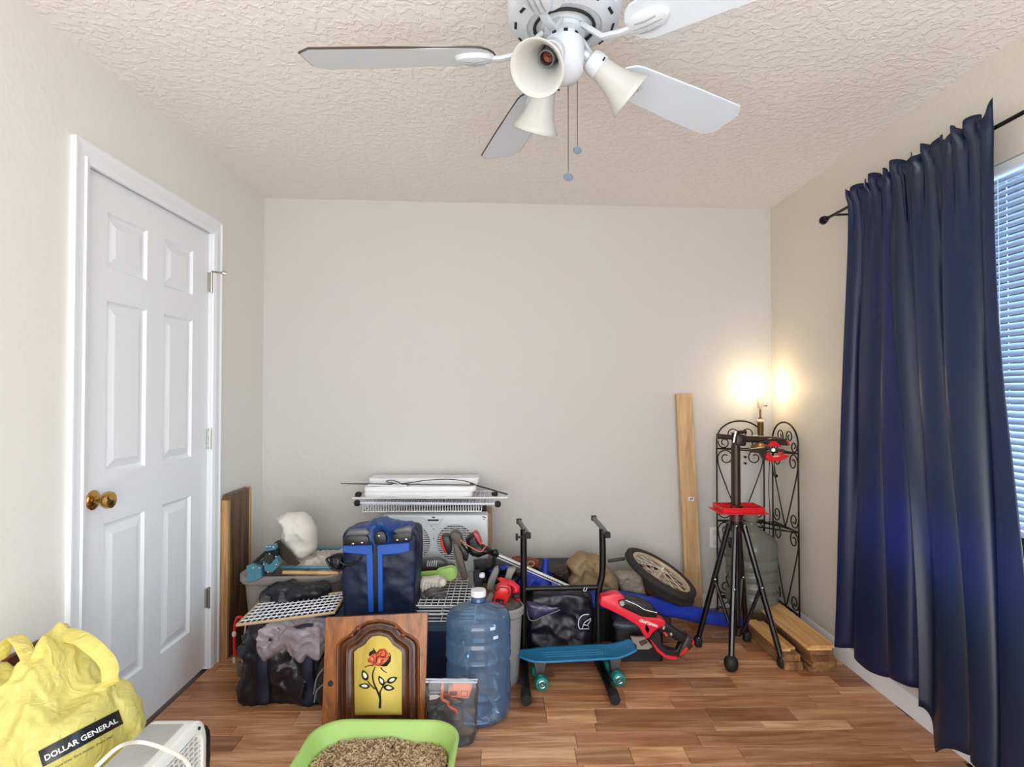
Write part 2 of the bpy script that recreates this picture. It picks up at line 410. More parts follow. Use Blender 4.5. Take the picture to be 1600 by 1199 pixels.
# ---------------------------------------------------------------- window_1
win = struct(bpy.data.objects.new('window_1', None)); C.objects.link(win); win.location = (XR, WY0, WZ0)
m_vin = mat('white_vinyl', (235, 240, 245), .35)
m = MB(); fw = .04
for (a, b_) in (((WY0, WZ0), (WY0+fw, WZ1)), ((WY1-fw, WZ0), (WY1, WZ1)), ((WY0+fw, WZ0), (WY1-fw, WZ0+fw)), ((WY0+fw, WZ1-fw), (WY1-fw, WZ1)), ((1.575, WZ0+fw), (1.625, WZ1-fw))):
    m.b2((XR+.05, a[0], a[1]), (XR+.10, b_[0], b_[1]), .003)
m.obj('window_frame', m_vin, win)
for (a, b_) in ((WY0+fw, 1.575), (1.625, WY1-fw)):
    m = MB(); 
    for z in (WZ0+fw, 1.33, ): m.b2((XR+.055, a, z), (XR+.09, b_, z+.035), .003)
    for y in (a, b_-.025): m.b2((XR+.055, y, WZ0+fw), (XR+.09, y+.025, WZ1-fw), .003)
    m.obj('sash', m_vin, win)
    m = MB(); m.b2((XR+.070, a, WZ0+fw), (XR+.074, b_, WZ1-fw)); m.obj('pane', film('window_glass_%d' % int(a*10), (245, 252, 255), .02), win)
m = MB(); m.b2((XR-.03, WY0-.05, WZ0-.02), (XR+.06, WY1+.03, WZ0), .004); m.b2((XR-.012, WY0-.03, WZ0-.08), (XR, WY1+.01, WZ0-.02), .003); m.obj('window_sill', m_vin, win)
# blinds
m_slat = mat('white_slat', (215, 222, 236), .4, trans=.2)
bl = thing('window_blind', 'white horizontal slat blind hanging in the window behind the dark curtains', 'blind', (XR+.03, 1.6, WZ1))
m = MB(); m.b2((XR+.008, WY0+.01, WZ1-.035), (XR+.045, WY1-.01, WZ1-.002), .003); m.obj('head_rail', m_vin, bl)
m = MB(); m.b2((XR+.014, WY0+.01, .835), (XR+.04, WY1-.01, .855), .004); m.obj('bottom_rail', m_vin, bl)
z = .875; first = None
while z < WZ1-.045:
    if first is None:
        q = MB(); n = 4
        q.grid(lambda u, v: ((u-.5)*.026, -.83+v*1.66, .002-.008*(u-.5)**2*4), n, 1)
        first = q.obj('slat', m_slat, bl, solid=.0008, local=True); o = first
    else: o = first.copy(); C.objects.link(o)
    o.matrix_parent_inverse = Matrix.Translation(-Vector(bl.location)); o.location = (XR+.027, 1.595, z); o.rotation_euler = (0, math.radians(-48), 0)
    z += .0225
for y in (1.0, 1.9, 2.3):
    m = MB(); m.tube([(XR+.012, y, .85), (XR+.012, y, WZ1-.03)], .0012, 5); m.tube([(XR+.042, y, .85), (XR+.042, y, WZ1-.03)], .0012, 5); m.obj('ladder_cord', m_vin, bl)
# bush outside
q = MB(); rr = random.Random(3)
for i in range(900):
    c = Vector((3.2+rr.random()*.9, .6+rr.random()*3.6, rr.random()*1.5)); M = Matrix.Translation(c) @ eul(rr.random()*6, rr.random()*6, rr.random()*6)
    q.add([(-.06, 0, 0), (0, -.025, .01), (.06, 0, 0), (0, .025, .01)], [(0, 1, 2, 3)], M)
tag(q.obj('garden_bush', mat('leaf_green', (110, 170, 110), .5, var=.4)), 'pale green bush outside seen below the blind at the window', 'bush', kind='stuff')
q = MB(); q.b2((XR+T+.02, -3, -.3), (8, 7, -.15)); struct(q.obj('ground', mat('lawn', (120, 150, 90), .9, var=.3)))
# ---------------------------------------------------------------- curtains and rod
m_cur = mat('navy_satin', (24, 36, 78), .42, var=.25, vs=3, bump=.12, bs=400, spec=.6, trans=.25, tcol=(50, 95, 190))
m_cur2 = mat('charcoal_navy_satin', (20, 38, 66), .38, var=.25, vs=3, bump=.12, bs=400, spec=.7, trans=.25, tcol=(40, 110, 180))
RXX, RZ = 1.575, 2.15
rod = thing('curtain_rod', 'thin black curtain rod with a ball end running above the window', 'curtain rod', (RXX, 1.6, RZ))
m = MB(); m.tube([(RXX, .5, RZ), (RXX, 2.76, RZ)], .007, 10); m.obj('pole', mat('black_metal', (22, 20, 20), .35, .6), rod)
m = MB(); m.soft((RXX, 2.785, RZ), (.019, .022, .019), 6, 2, .002, 60); m.tube([(RXX, 2.75, RZ), (RXX, 2.768, RZ)], .011, 10); m.obj('finial', MATS['black_metal'], rod)
m = MB(); m.tube([(XR, 2.69, RZ), (RXX, 2.69, RZ-.004)], .005, 6); m.b2((XR-.004, 2.67, RZ-.03), (XR, 2.71, RZ+.03), .001); m.obj('bracket', MATS['black_metal'], rod)
def curtain(name, yt0, yt1, yb0, yb1, folds, seed, flare, hem, matl, label):
    def fn(u, v):
        # v: 0 top of ruffle .. 1 hem
        z = RZ+.055-(RZ+.055-hem(u))*v
        t = max(0, (RZ-z)/RZ)
        w = t*t*(3-2*t)
        y = (yt0+(yt1-yt0)*u)*(1-w)+(yb0+(yb1-yb0)*u)*w
        uu = u+.10*math.sin(2*PI*u+seed)*t
        ph = 2*PI*folds*uu+1.6*noise.noise(Vector((u*3, seed, t*1.0)))+seed
        ph2 = 2*PI*folds*3.1*u+seed*2
        A = .012+.040*min(1, t*2.5)
        g = math.exp(-t*14)
        x = RXX-.014-flare*t**1.3-A*.55*(math.sin(ph)+.2*math.sin(ph*2+.8)+.25*math.sin(ph*.5))-g*.013*math.sin(ph2)
        y += .02*math.cos(ph)*min(1, t*3)+.004*g*math.cos(ph2)
        if z > RZ: x += .010*math.sin(ph2*1.3+1)-.006; z += .016*math.sin(ph2*.7+seed)+(.022*max(0, u-.93)/.07 if seed == 2 else 0)
        x += .008*noise.noise(Vector((u*9, t*3, seed)))
        x = min(x, XR-.008)
        if abs(z-RZ) < .03: x = min(x, RXX-.009)
        return (x, y, z)
    m = MB(); m.grid(fn, 150, 70)
    return tag(m.obj(name, matl, sharp=80, solid=.002), label, 'curtain')
curtain('curtain', 2.535, 2.20, 2.60, 2.08, 2.6, 1, .055, lambda u: .16+.05*u+.015*math.sin(u*9), m_cur, 'navy blue curtain panel nearest the back corner with a shorter hem')
curtain('curtain', 2.262, 1.79, 2.05, 1.585, 3.0, 2, .10, lambda u: .19-.09*math.sin(PI*min(1, u*2.2))**2*(u < .45)-.06*u+.012*math.sin(u*13), m_cur2, 'dark charcoal blue curtain panel in front beside the bright window blind')
# ---------------------------------------------------------------- ceiling fan
m_fw = mat('fan_white', (202, 208, 214), .35); m_bl = mat('fan_blade_white', (214, 224, 232), .4, var=.05, vs=4)
m_edge = mat('blade_edge', (70, 60, 52), .6); m_dark = mat('dark_slot', (25, 24, 24), .7)
m_frost = mat('frosted_glass', (220, 220, 216), .25, spec=.5, trans=.35)
FC = Vector((.155, 1.43, 0)); BZ = 2.15
fan = thing('ceiling_fan', 'white five blade ceiling fan with frosted bell glass lights and pull chains', 'ceiling fan', (FC.x, FC.y, ZC))
TR = Matrix.Translation(FC)
m = MB(); m.lathe([(0, ZC), (.07, ZC), (.068, ZC-.03), (.045, ZC-.05), (.02, ZC-.055), (.02, ZC-.1), (.06, ZC-.105)], 32, TR); m.obj('canopy', m_fw, fan)
m = MB(); m.lathe([(0, 2.335), (.07, 2.335), (.125, 2.32), (.142, 2.30), (.144, 2.262), (.138, 2.235), (.118, 2.222), (.095, 2.217), (.09, 2.223), (.06, 2.22), (.058, 2.21), (0, 2.21)], 48, TR)
mo = m.obj('motor_housing', m_fw, fan)
for k in range(12):
    a = 2*PI*k/12
    m = MB(); p = FC+Vector((.122*math.cos(a), .122*math.sin(a), 2.2235)); m.box(p, (.007, .026, .004), (0, -.35, a), .0015)
    m.obj('vent_slot', m_dark, mo)
m = MB(); m.tube([FC+Vector((.075*math.cos(i/24*2*PI), .075*math.sin(i/24*2*PI), 2.217)) for i in range(24)], .004, 6, closed=True); m.obj('rotor_ring', m_dark, mo)
m = MB(); m.lathe([(0, 2.21), (.052, 2.21), (.052, 2.2), (.038, 2.195), (.038, 2.185), (.05, 2.18), (.05, 2.13), (.047, 2.125), (.047, 2.105), (.035, 2.088), (.012, 2.078), (0, 2.077)], 32, TR); m.obj('switch_housing', m_fw, fan)
m = MB()
for k in range(8):
    a = k*PI/4; m.box(FC+Vector((.0385*math.cos(a), .0385*math.sin(a), 2.19)), (.004, .010, .008), (0, 0, a))
m.obj('collar_slot', m_dark, fan)
for ang in (177, 105, 33, -39, -111):
    R = Matrix.Translation((FC.x, FC.y, BZ)) @ eul(0, 0, math.radians(ang)) @ eul(math.radians(-12), 0, 0)
    pts = []; r0, r1 = .19, .655
    for t in range(9):
        a = PI/2+PI*t/8; pts.append((r0+.035+.05*math.cos(a), .056*math.sin(a)))
    pts += [(.45, -.066), (r1-.03, -.070), (r1, -.045), (r1+.002, .045), (r1-.03, .070), (.45, .066)]
    m = MB(); m.prism([R @ Vector((x, y, 0)) for x, y in pts], (R.to_3x3() @ Vector((0, 0, .006))))
    bd = m.obj('blade', m_bl, fan, sharp=30)
    m = MB(); m.tube([R @ Vector((x, y, .003)) for x, y in pts], .0032, 5, closed=True); m.obj('edge_band', m_edge if ang in (177, 105) else m_bl, bd)
    # iron: arm and oval plate with grooves
    m = MB(); m.tube([FC+Vector((.055*math.cos(math.radians(ang)), .055*math.sin(math.radians(ang)), 2.205)), R @ Vector((.11, 0, .004)), R @ Vector((.16, 0, -.006)), R @ Vector((.2, 0, -.006))], [.013, .012, .011, .010], 8, flat=.6)
    m.lathe([(0, -.016), (.6, -.015), (.9, -.010), (1, 0)], 28, R @ Matrix.Translation((.225, 0, 0)) @ Matrix.Diagonal((.052, .030, 1, 1)))
    ir = m.obj('blade_iron', m_fw, bd)
    m = MB()
    for dy in (-.014, 0, .014): m.tube([R @ Vector((.225+t*.034*(1-abs(dy)*18), dy, -.0165+.003*abs(t))) for t in (-1, -.5, 0, .5, 1)], .0022, 6)
    m.obj('blade_iron_groove', mat('iron_shadow', (150, 155, 160), .5), bd)
bellp = [(.022, 0), (.026, .006), (.030, .03), (.034, .055), (.042, .085), (.054, .108), (.063, .122)]
for ang, tilt, L0, dz in ((-118, 46, .065, -.012), (10, 52, .068, .008), (112, 36, .088, .006)):
    a = math.radians(ang); d = Vector((math.cos(a), math.sin(a), 0))
    s0 = FC+d*.04+Vector((0, 0, 2.155)); dirv = (d*math.sin(math.radians(tilt))+Vector((0, 0, -math.cos(math.radians(tilt))))).normalized()
    s1 = FC+d*L0+Vector((0, 0, 2.14+dz)); Q = dirv.to_track_quat('Z', 'Y').to_matrix().to_4x4()
    m = MB(); m.tube(cr([s0, (s0+s1)/2+Vector((0, 0, .006)), s1, s1+dirv*.01]), .011, 8)
    m.lathe([(.008, -.006), (.026, 0), (.031, .012), (.031, .034), (.028, .036)], 24, Matrix.Translation(s1) @ Q); arm = m.obj('light_arm', m_fw, fan)
    m = MB(); m.lathe(bellp, 40, Matrix.Translation(s1+dirv*.018) @ Q); gl = m.obj('glass_shade', m_frost, fan, solid=.0025, sharp=60)
    m = MB(); m.lathe([(.019, -.0), (.019, .045), (.016, .047), (.015, .02), (0, .02)], 20, Matrix.Translation(s1+dirv*.02) @ Q); m.obj('lamp_socket', mat('socket_grey', (110, 112, 118), .5), gl)
    m = MB(); m.lathe([(.0135, .040), (.0135, .024), (.004, .022), (0, .024)], 16, Matrix.Translation(s1+dirv*.022) @ Q); m.obj('socket_contact', mat('copper_brown', (110, 60, 45), .4, .6), gl)
    m = MB(); q = s1+dirv*.03; sd = dirv.cross(Vector((0, 0, 1))).normalized(); m.tube([q+sd*.03, q+sd*.042], .0025, 6); m.obj('thumb_screw', m_dark, arm)
for (dx, dy, zb, r) in ((.012, .02, 1.862, .0125), (.034, .01, 1.925, .0115)):
    p = FC+Vector((dx, dy, 0)); m = MB(); m.tube([p+Vector((0, 0, 2.09)), p+Vector((0, 0, zb))], .0013, 5); ch = m.obj('pull_chain', mat('chain_metal', (120, 110, 105), .4, .8), fan)
    m = MB(); m.lathe([(0, -.004), (.8*r, -.004), (r, 0), (.8*r, .004), (0, .004)], 20, Matrix.Translation(p+Vector((0, 0, zb-r))) @ eul(PI/2-.3, 0, 0)); m.obj('chain_fob', mat('fob_grey', (120, 135, 150), .3, .5), ch)
# ---------------------------------------------------------------- lamp, corner shelf, grey bottle
m_iron = mat('black_iron', (26, 20, 18), .45, .5)
sh = thing('corner_shelf', 'black wrought iron corner shelf with scrolls and arched tops in the back right corner', 'shelf', (1.45, 3.3, 0))
YP, XP = 3.44, 1.615
def pl_left(u, z): return Vector((1.285+u, YP-.0+0*u, z))
def pl_right(u, z): return Vector((XP, 3.425-u, z))
def spiral(fn, c, r, turns, a0, d=1, n=26):
    return [fn(c[0]+r*(1-.72*t/n)*math.cos(a0+d*turns*2*PI*t/n), c[1]+r*(1-.72*t/n)*math.sin(a0+d*turns*2*PI*t/n)) for t in range(n+1)]
R_ = .0035
for fn, Wd in ((pl_left, .285), (pl_right, .30)):
    for u in (0, Wd):
        m = MB(); m.tube([fn(u, 0), fn(u, 1.02)], .0048, 8); m.obj('post', m_iron, sh)
    m = MB(); m.tube([fn(Wd/2-Wd/2*math.cos(a), 1.02+.115*math.sin(a)) for a in [PI*i/20 for i in range(21)]], .0048, 8); m.obj('arch', m_iron, sh)
    for z in (.97, .54, .09):
        m = MB(); m.tube([fn(0, z), fn(Wd, z)], .0045, 6); m.obj('cross_bar', m_iron, sh)
    for s_ in (0, 1):
        f2 = (lambda u, z, fn=fn, s_=s_, Wd=Wd: fn(Wd-u if s_ else u, z))
        m = MB(); m.tube(spiral(f2, (.095, 1.055), .042, 1.4, -PI/2, 1), R_, 6); m.tube(spiral(f2, (.045, 1.005), .036, 1.3, PI*.9, 1), R_, 6); m.obj('scroll', m_iron, sh)
        for zt, zb in ((.97, .54), (.54, .09)):
            m = MB()
            path = [f2(.004, zt-.05), f2(.02, zt-.13), f2(Wd/2-.03, zb+.06), f2(Wd/2-.002, zb+.005)]
            m.tube(cr(path), R_, 6)
            sp = spiral(f2, (.055, zt-.055), .05, 1.35, PI*.98, -1)
            m.tube(sp, R_, 6)
            m.tube(spiral(f2, (.05, zb+.055), .045, 1.4, PI*1.0, 1), R_, 6)
            m.obj('scroll', m_iron, sh)
for z in (.97, .54, .09):
    m = MB(); a, b_ = pl_left(0, z), pl_right(.30, z); m.tube([a, b_], .0045, 6); k = m.obj('tier', m_iron, sh)
    m = MB()
    for t in [i/9 for i in range(1, 9)]:
        m.tube([pl_left(.285*t, z), pl_right(.30*t, z)], .002, 5)
    m.obj('tier_wires', m_iron, k)
LY = 3.41; LX = W(1188, 650, LY)
lp = thing('table_lamp', 'lit bare bulb lamp without a shade on top of the iron corner shelf', 'lamp', (LX.x, LY, .975))
m = MB(); m.lathe([(0, .975), (.055, .975), (.055, .985), (.03, 1.0), (.018, 1.02), (.016, 1.05)], 28, Matrix.Translation((LX.x, LY, 0)), ); m.obj('base', mat('aged_brass', (120, 92, 58), .35, .7), lp)
m = MB(); m.lathe([(.014, 1.05), (.018, 1.07), (.018, 1.135), (.02, 1.14), (.011, 1.15), (.006, 1.16), (.0055, 1.21), (.007, 1.215)], 20, Matrix.Translation((LX.x, LY, 0))); m.obj('column', MATS['aged_brass'], lp)
m = MB(); m.lathe([(.018, 1.128), (.023, 1.134), (.023, 1.140), (.018, 1.146)], 20, Matrix.Translation((LX.x, LY, 0))); m.obj('collar', mat('cream_plastic', (230, 215, 190), .4), lp)
m = MB(); m.lathe([(.008, 1.205), (.014, 1.215), (.015, 1.245), (.017, 1.262), (.0145, 1.295)], 20, Matrix.Translation((LX.x, LY, 0))); so = m.obj('lamp_socket', MATS['cream_plastic'], lp)
m = MB(); m.tube([(LX.x+.012, LY, 1.228), (LX.x+.034, LY-.005, 1.226)], .002, 6); m.tube([(LX.x+.031, LY-.005, 1.226), (LX.x+.038, LY-.005, 1.226)], .004, 6); m.obj('switch', m_iron, so)
m = MB(); m.lathe([(.0145, 1.288), (.017, 1.298), (.027, 1.315), (.031, 1.332), (.028, 1.350), (.016, 1.361), (0, 1.364)], 28, Matrix.Translation((LX.x, LY, 0))); m.obj('bulb', emis('lit_bulb', (255, 240, 200), 14), lp)
plo.location = (LX.x-.02, LY-.05, 1.345)
def jug_mesh(c, prof, seg=48):
    m = MB(); m.lathe(prof, seg, Matrix.Translation(c)); return m
gj = thing('water_jug', 'grey translucent ribbed water jug on the low tier of the iron corner shelf', 'water jug', (1.40, 3.27, .092))
pr = [(0, .012), (.10, .0), (.128, .012), (.137, .04)]
for z in (.06, .12, .18, .24): pr += [(.138, z), (.139, z+.03), (.132, z+.038), (.130, z+.047), (.136, z+.055)]
pr += [(.137, .31), (.139, .34), (.134, .37), (.115, .40), (.075, .425), (.045, .445), (.032, .465), (.029, .49), (.034, .497), (.034, .515), (.029, .52)]
GC = Vector((1.41, 3.255, .094)); m_gj = mat('grey_frosted_plastic', (128, 130, 122), .22, var=.12, vs=6, trans=.2)
m = jug_mesh(GC, pr); m.obj('bottle', m_gj, gj, sharp=60)
for z in (.07, .13, .19):
    for a in (-2.3, -1.5, -.8):
        m = MB(); m.box(GC+Vector((.138*math.cos(a), .138*math.sin(a), z+.02)), (.006, .05, .02), (0, 0, a), .004); m.obj('rib_pad', m_gj, gj)
m = MB(); m.lathe([(.034, .485), (.037, .49), (.037, .515), (.03, .519), (0, .519)], 24, Matrix.Translation(GC)); m.obj('cap', mat('grey_cap', (120, 118, 112), .5), gj)
# ---------------------------------------------------------------- lumber
m_pine = wood('pine', (250, 220, 166), (222, 178, 120), 'Y', 1.0, .55, rnd=True, ramp=[(255, 255, 255), (225, 205, 180), (250, 235, 215)])
m_pined = wood('dark_pine', (170, 125, 80), (110, 75, 45), 'Y', 1.0, .6, rnd=True, ramp=[(255, 255, 255), (190, 170, 150)])
def board(x0, x1, y0, y1, z0, z1, label, mt, group=None, rz=0):
    m = MB(); m.box((0, 0, 0), (x1-x0, y1-y0, z1-z0-.0006), None, .0015)
    o = m.obj('lumber_board', mt); o.location = ((x0+x1)/2, (y0+y1)/2, (z0+z1)/2); o.rotation_euler = (0, 0, rz)
    return tag(o, label, 'board', group)
board(1.425, 1.545, 2.68, 3.18, 0, .028, 'bottom board of the right lumber stack by the wall', m_pined)
board(1.435, 1.55, 2.67, 3.16, .028, .058, 'second board up in the right lumber stack by the wall', m_pined, rz=.02)
board(1.43, 1.54, 2.66, 3.15, .058, .088, 'third board up in the right lumber stack, darker brown end', m_pined, rz=-.015)
board(1.42, 1.53, 2.66, 3.17, .088, .115, 'fourth board up in the right lumber stack just under the pale tops', m_pined, rz=.01)
board(1.405, 1.52, 2.65, 3.17, .115, .128, 'thin pale board just under the top board of the right lumber stack', m_pine)
board(1.415, 1.535, 2.645, 3.20, .128, .141, 'pale top board of the right lumber stack by the wall', m_pine)
board(1.325, 1.41, 2.70, 3.10, 0, .038, 'thick bottom timber of the left lumber stack behind the stand leg', m_pined)
board(1.32, 1.40, 2.71, 3.12, .038, .07, 'dark ended timber in the middle of the left lumber stack', m_pined, rz=.02)
board(1.315, 1.37, 2.74, 3.10, .07, .083, 'thin pale strip on top of the left lumber stack at its left', m_pine, rz=.02)
board(1.372, 1.402, 2.76, 3.08, .07, .082, 'thin pale strip on top of the left lumber stack at its right', m_pine, rz=.02)
# tall pine board leaning on the back wall
m_pz = wood('tall_pine', (220, 184, 138), (188, 148, 102), 'Z', 1.0, .55)
t = thing('leaning_board', 'tall pale pine board leaning against the back wall beside the iron shelf', 'board', (1.13, 3.42, 0))
a = W(1058, 616, 3.42); b_ = W(1083, 616, 3.42)
m = MB(); m.prism([(1.085, 3.39, 0), (1.18, 3.39, 0), (b_.x, 3.435, 1.295), (a.x, 3.435, 1.295)], (0, .034, 0), .002); m.obj('board', m_pz, t)
p = W(1080, 780, 3.405); m = MB(); m.box(p+Vector((0, .0, 0)), (.034, .002, .022), (-.03, .15, 0)); st = m.obj('sticker', mat('paper_white', (240, 240, 240), .6), t)
m = MB()
for i in range(6): m.box(p+Vector((-.008+.0035*i, -.0015, .001)), (.0016 if i % 2 else .0024, .001, .011), (-.03, .15, 0))
m.obj('barcode_lines', mat('print_black', (30, 30, 30), .7), st)
# ---------------------------------------------------------------- bike repair stand
m_blk = mat('black_paint', (11, 11, 15), .28, .1, coat=.2); m_brk = mat('brown_black_cast', (58, 42, 34), .4, .3); m_red = mat('red_plastic', (214, 32, 40), .35); m_steel = mat('steel', (200, 200, 200), .25, 1)
SC = Vector((1.165, 2.86, 0))
bs = thing('repair_stand', 'black folding repair stand with four legs, red clamp jaws and a red tray', 'tool stand', SC)
m = MB(); m.tube([SC+Vector((0, 0, .10)), SC+Vector((0, 0, .93))], .0165, 18); m.obj('lower_mast', m_blk, bs)
m = MB(); m.tube([SC+Vector((0, 0, .70)), SC+Vector((0, 0, 1.105))], .021, 18); m.obj('upper_mast', m_brk, bs)
m = MB(); m.lathe([(.017, .63), (.034, .635), (.034, .665), (.024, .675), (.024, .72), (.018, .725)], 20, Matrix.Translation(SC)); hub = m.obj('leg_hub', m_blk, bs)
feet = [Vector((1.005, 2.965, 0)), Vector((1.325, 2.735, 0)), Vector((1.07, 2.70, 0)), Vector((1.28, 3.02, 0))]
for i, ft in enumerate(feet):
    d = (ft-SC).normalized(); a = SC+d*.035+Vector((0, 0, .65)); e = ft+Vector((0, 0, .035))
    m = MB(); m.tube([a, e], .0140, 10); lg = m.obj('leg', m_blk, bs)
    mid = a.lerp(e, .47); m = MB(); m.tube([mid, SC+d*.03+Vector((0, 0, .13))], .009, 8); m.obj('brace', m_blk, lg)
    for q, r in ((mid, .0065), (a, .006), (e+Vector((0, 0, .012)), .005)):
        m = MB(); m.soft(q-Vector((0, .013, 0)), (r, r, r), 4, 2, 0); m.obj('rivet', m_steel, lg)
    m = MB()
    if i == 2: m.soft(ft+Vector((0, 0, .036)), (.032, .03, .036), 8, 2.4, 0)
    else: m.soft(ft+Vector((0, 0, .026)), (.018, .022, .026), 6, 4, 0)
    m.obj('foot', mat('rubber_black', (16, 16, 18), .6), lg)
m = MB(); m.lathe([(.017, .11), (.034, .115), (.034, .145), (.017, .15)], 16, Matrix.Translation(SC)); m.obj('lower_hub', m_blk, bs)
# secondary slim post beside the mast
m = MB(); m.tube([W(1144, 697, 2.90), W(1144, 790, 2.90)], .0065, 8); m.tube([W(1144, 697, 2.90), W(1150, 692, 2.86)], .006, 8); m.obj('height_rod', m_blk, bs)
# head
YH = 2.85
m = MB(); m.tube([W(1123, 682, YH), W(1148, 684, YH)], .0125, 14); m.tube([W(1120.5, 682, YH), W(1124, 682, YH)], .0145, 14); m.obj('handle_grip', m_brk, bs)
m = MB(); m.box(W(1156, 688, YH), (.052, .05, .055), (0, .05, 0), .01, 2); m.tube([W(1149, 676, YH), W(1166, 675, YH)], .009, 10); m.obj('head_block', m_brk, bs)
m = MB(); m.tube([W(1146, 692, YH-.03), W(1150, 674, YH-.03)], .006, 8); m.obj('quick_release', m_steel, bs)
m = MB(); m.tube([W(1162, 686, YH), W(1190, 687, YH), W(1212, 688, YH), W(1226, 691, YH)], [.017, .017, .018, .017], 16); arm = m.obj('clamp_arm', m_brk, bs)
m = MB(); m.slab([Z6(880, 545), Z6(1000, 545), Z6(1060, 600), Z6(1045, 612), Z6(860, 600), Z6(780, 580)], YH-.035, .04, .004); m.obj('upper_jaw', m_brk, arm)
m = MB(); m.slab([Z6(855, 610), Z6(890, 572), Z6(930, 570), Z6(985, 625), Z6(920, 618)], YH-.045, .045, .003); m.slab([Z6(1025, 565), Z6(1045, 568), Z6(1055, 605), Z6(1035, 605)], YH-.04, .04, .002); m.obj('jaw_pad', m_red, arm)
m = MB(); m.slab([Z6(705, 640), Z6(820, 628), Z6(850, 650), Z6(860, 745), Z6(830, 735), Z6(800, 680), Z6(705, 668)], YH-.03, .04, .003); m.obj('lower_jaw', m_brk, arm)
m = MB(); m.slab([Z6(845, 690), Z6(875, 672), Z6(910, 715), Z6(965, 705), Z6(990, 662), Z6(1000, 690), Z6(1055, 700), Z6(1015, 728), Z6(930, 755), Z6(880, 752), Z6(848, 735)], YH-.045, .045, .003); m.obj('jaw_pad', m_red, arm)
m = MB(); m.tube([W(*Z6(820, 625), YH-.04), W(*Z6(1000, 650), YH-.04)], .005, 8); m.tube([W(*Z6(905, 648), YH-.055), W(*Z6(905, 648), YH-.02)], .008, 10); m.obj('clamp_screw', m_steel, arm)
m = MB(); m.tube(cr([W(*Z6(900, 750), YH-.02), W(*Z6(905, 800), YH-.02), W(*Z6(920, 875), YH-.02), W(*Z6(940, 878), YH-.02)]), .0075, 8); m.obj('cam_lever', m_blk, arm)
m = MB(); m.slab([Z6(650, 702), Z6(668, 702), Z6(668, 722), Z6(650, 722)], YH, .02); m.slab([Z6(650, 758), Z6(668, 758), Z6(668, 778), Z6(650, 778)], YH, .02); m.obj('mast_screw', m_blk, bs)
# tray
tp = SC+Vector((.005, -.01, .715))
m = MB(); m.loft([(.118, .085, .012, 0), (.122, .090, .014, .002), (.122, .09, .014, .005), (.102, .073, .012, .006), (.105, .076, .012, .030), (.100, .071, .010, .030), (.098, .069, .010, .008)], Matrix.Translation(tp), cap1=True); tr = m.obj('tray', m_red, bs)
m = MB()
m.box(tp+Vector((.0, .012, .018)), (.19, .004, .022)); m.box(tp+Vector((-.03, -.028, .018)), (.004, .08, .022)); m.box(tp+Vector((.035, .04, .018)), (.004, .055, .022)); m.obj('divider', m_red, tr)
m = MB(); m.lathe([(.026, -.004), (.03, -.004), (.03, .03), (.024, .032)], 20, Matrix.Translation(tp+Vector((-.005, .01, 0)))); m.obj('tray_collar', m_brk, tr)
m = MB(); m.lathe([(.030, -.10), (.034, -.03), (.028, -.003)], 18, Matrix.Translation(SC+Vector((0, 0, .715)))); m.obj('mast_sleeve', mat('maroon_plastic', (70, 22, 24), .4), bs)
# lamp cord hanging by the shelf
m = MB(); m.tube(cr([W(1203, 712, 3.36), W(1201, 760, 3.38), W(1203, 800, 3.39), W(1202, 835, 3.40)]), .0022, 6)
m.obj('cord', m_iron, lp)
m = MB(); m.tube(cr([W(1141, 850, 3.2), W(1147, 875, 3.2), W(1135, 905, 3.2), W(1146, 930, 3.2), W(1124, 950, 3.2), W(1112, 958, 3.18)]), .0028, 6); m.soft(W(1141, 848, 3.2), (.012, .012, .03), 5, 4, 0)
tag(m.obj('hanging_cable', m_blk), 'loose black cable with a plug hanging by the left iron shelf post', 'cord')
# ---------------------------------------------------------------- left side: leaning boards, tote, duffel
m_wal = wood('walnut', (128, 96, 66), (62, 42, 28), 'Z', .9, .5); m_sap = wood('sapwood', (206, 168, 112), (160, 112, 68), 'Z', 1, .5)
t = thing('leaning_plank', 'wide dark walnut plank with pale sapwood edge leaning on the left wall past the door', 'board', (XL+.03, 2.95, 0))
m = MB(); m.b2((XL+.014, 2.875, 0), (XL+.048, 3.09, .80), .002); m.obj('board', m_wal, t)
m = MB(); m.b2((XL+.004, 2.853, 0), (XL+.048, 2.874, .775), .002); m.obj('sapwood_edge', m_sap, t, label='pale sapwood strip')
m = MB(); m.b2((XL+.014, 3.091, 0), (XL+.049, 3.112, .802), .002); m.obj('sapwood_edge', m_sap, t, label='pale sapwood strip')
m_mah = wood('mahogany', (128, 66, 42), (82, 38, 24), 'Y', 1, .5)
m = MB(); m.b2((XL+.004, 1.63, 0), (XL+.022, 1.852, .565), .002)
tag(m.obj('leaning_plank', m_mah), 'reddish brown board leaning on the left wall behind the yellow bag', 'board')
# grey tote
m_tote = mat('grey_tote_plastic', (150, 143, 136), .45, var=.08)
tc_ = Vector((-1.022, 2.985, 0)); MT = Matrix.Translation(tc_)
t = thing('storage_tote', 'open light grey plastic storage tote on the floor behind the duffel bag', 'storage tote', tc_)
m = MB(); m.loft([(.188, .17, .06, .0), (.20, .18, .07, .02), (.23, .215, .09, .385), (.243, .228, .095, .39), (.25, .235, .10, .40), (.25, .235, .10, .428), (.241, .226, .095, .434), (.226, .211, .085, .428), (.194, .176, .07, .02)], MT, cap1=True); m.obj('tub', m_tote, t, sharp=50)
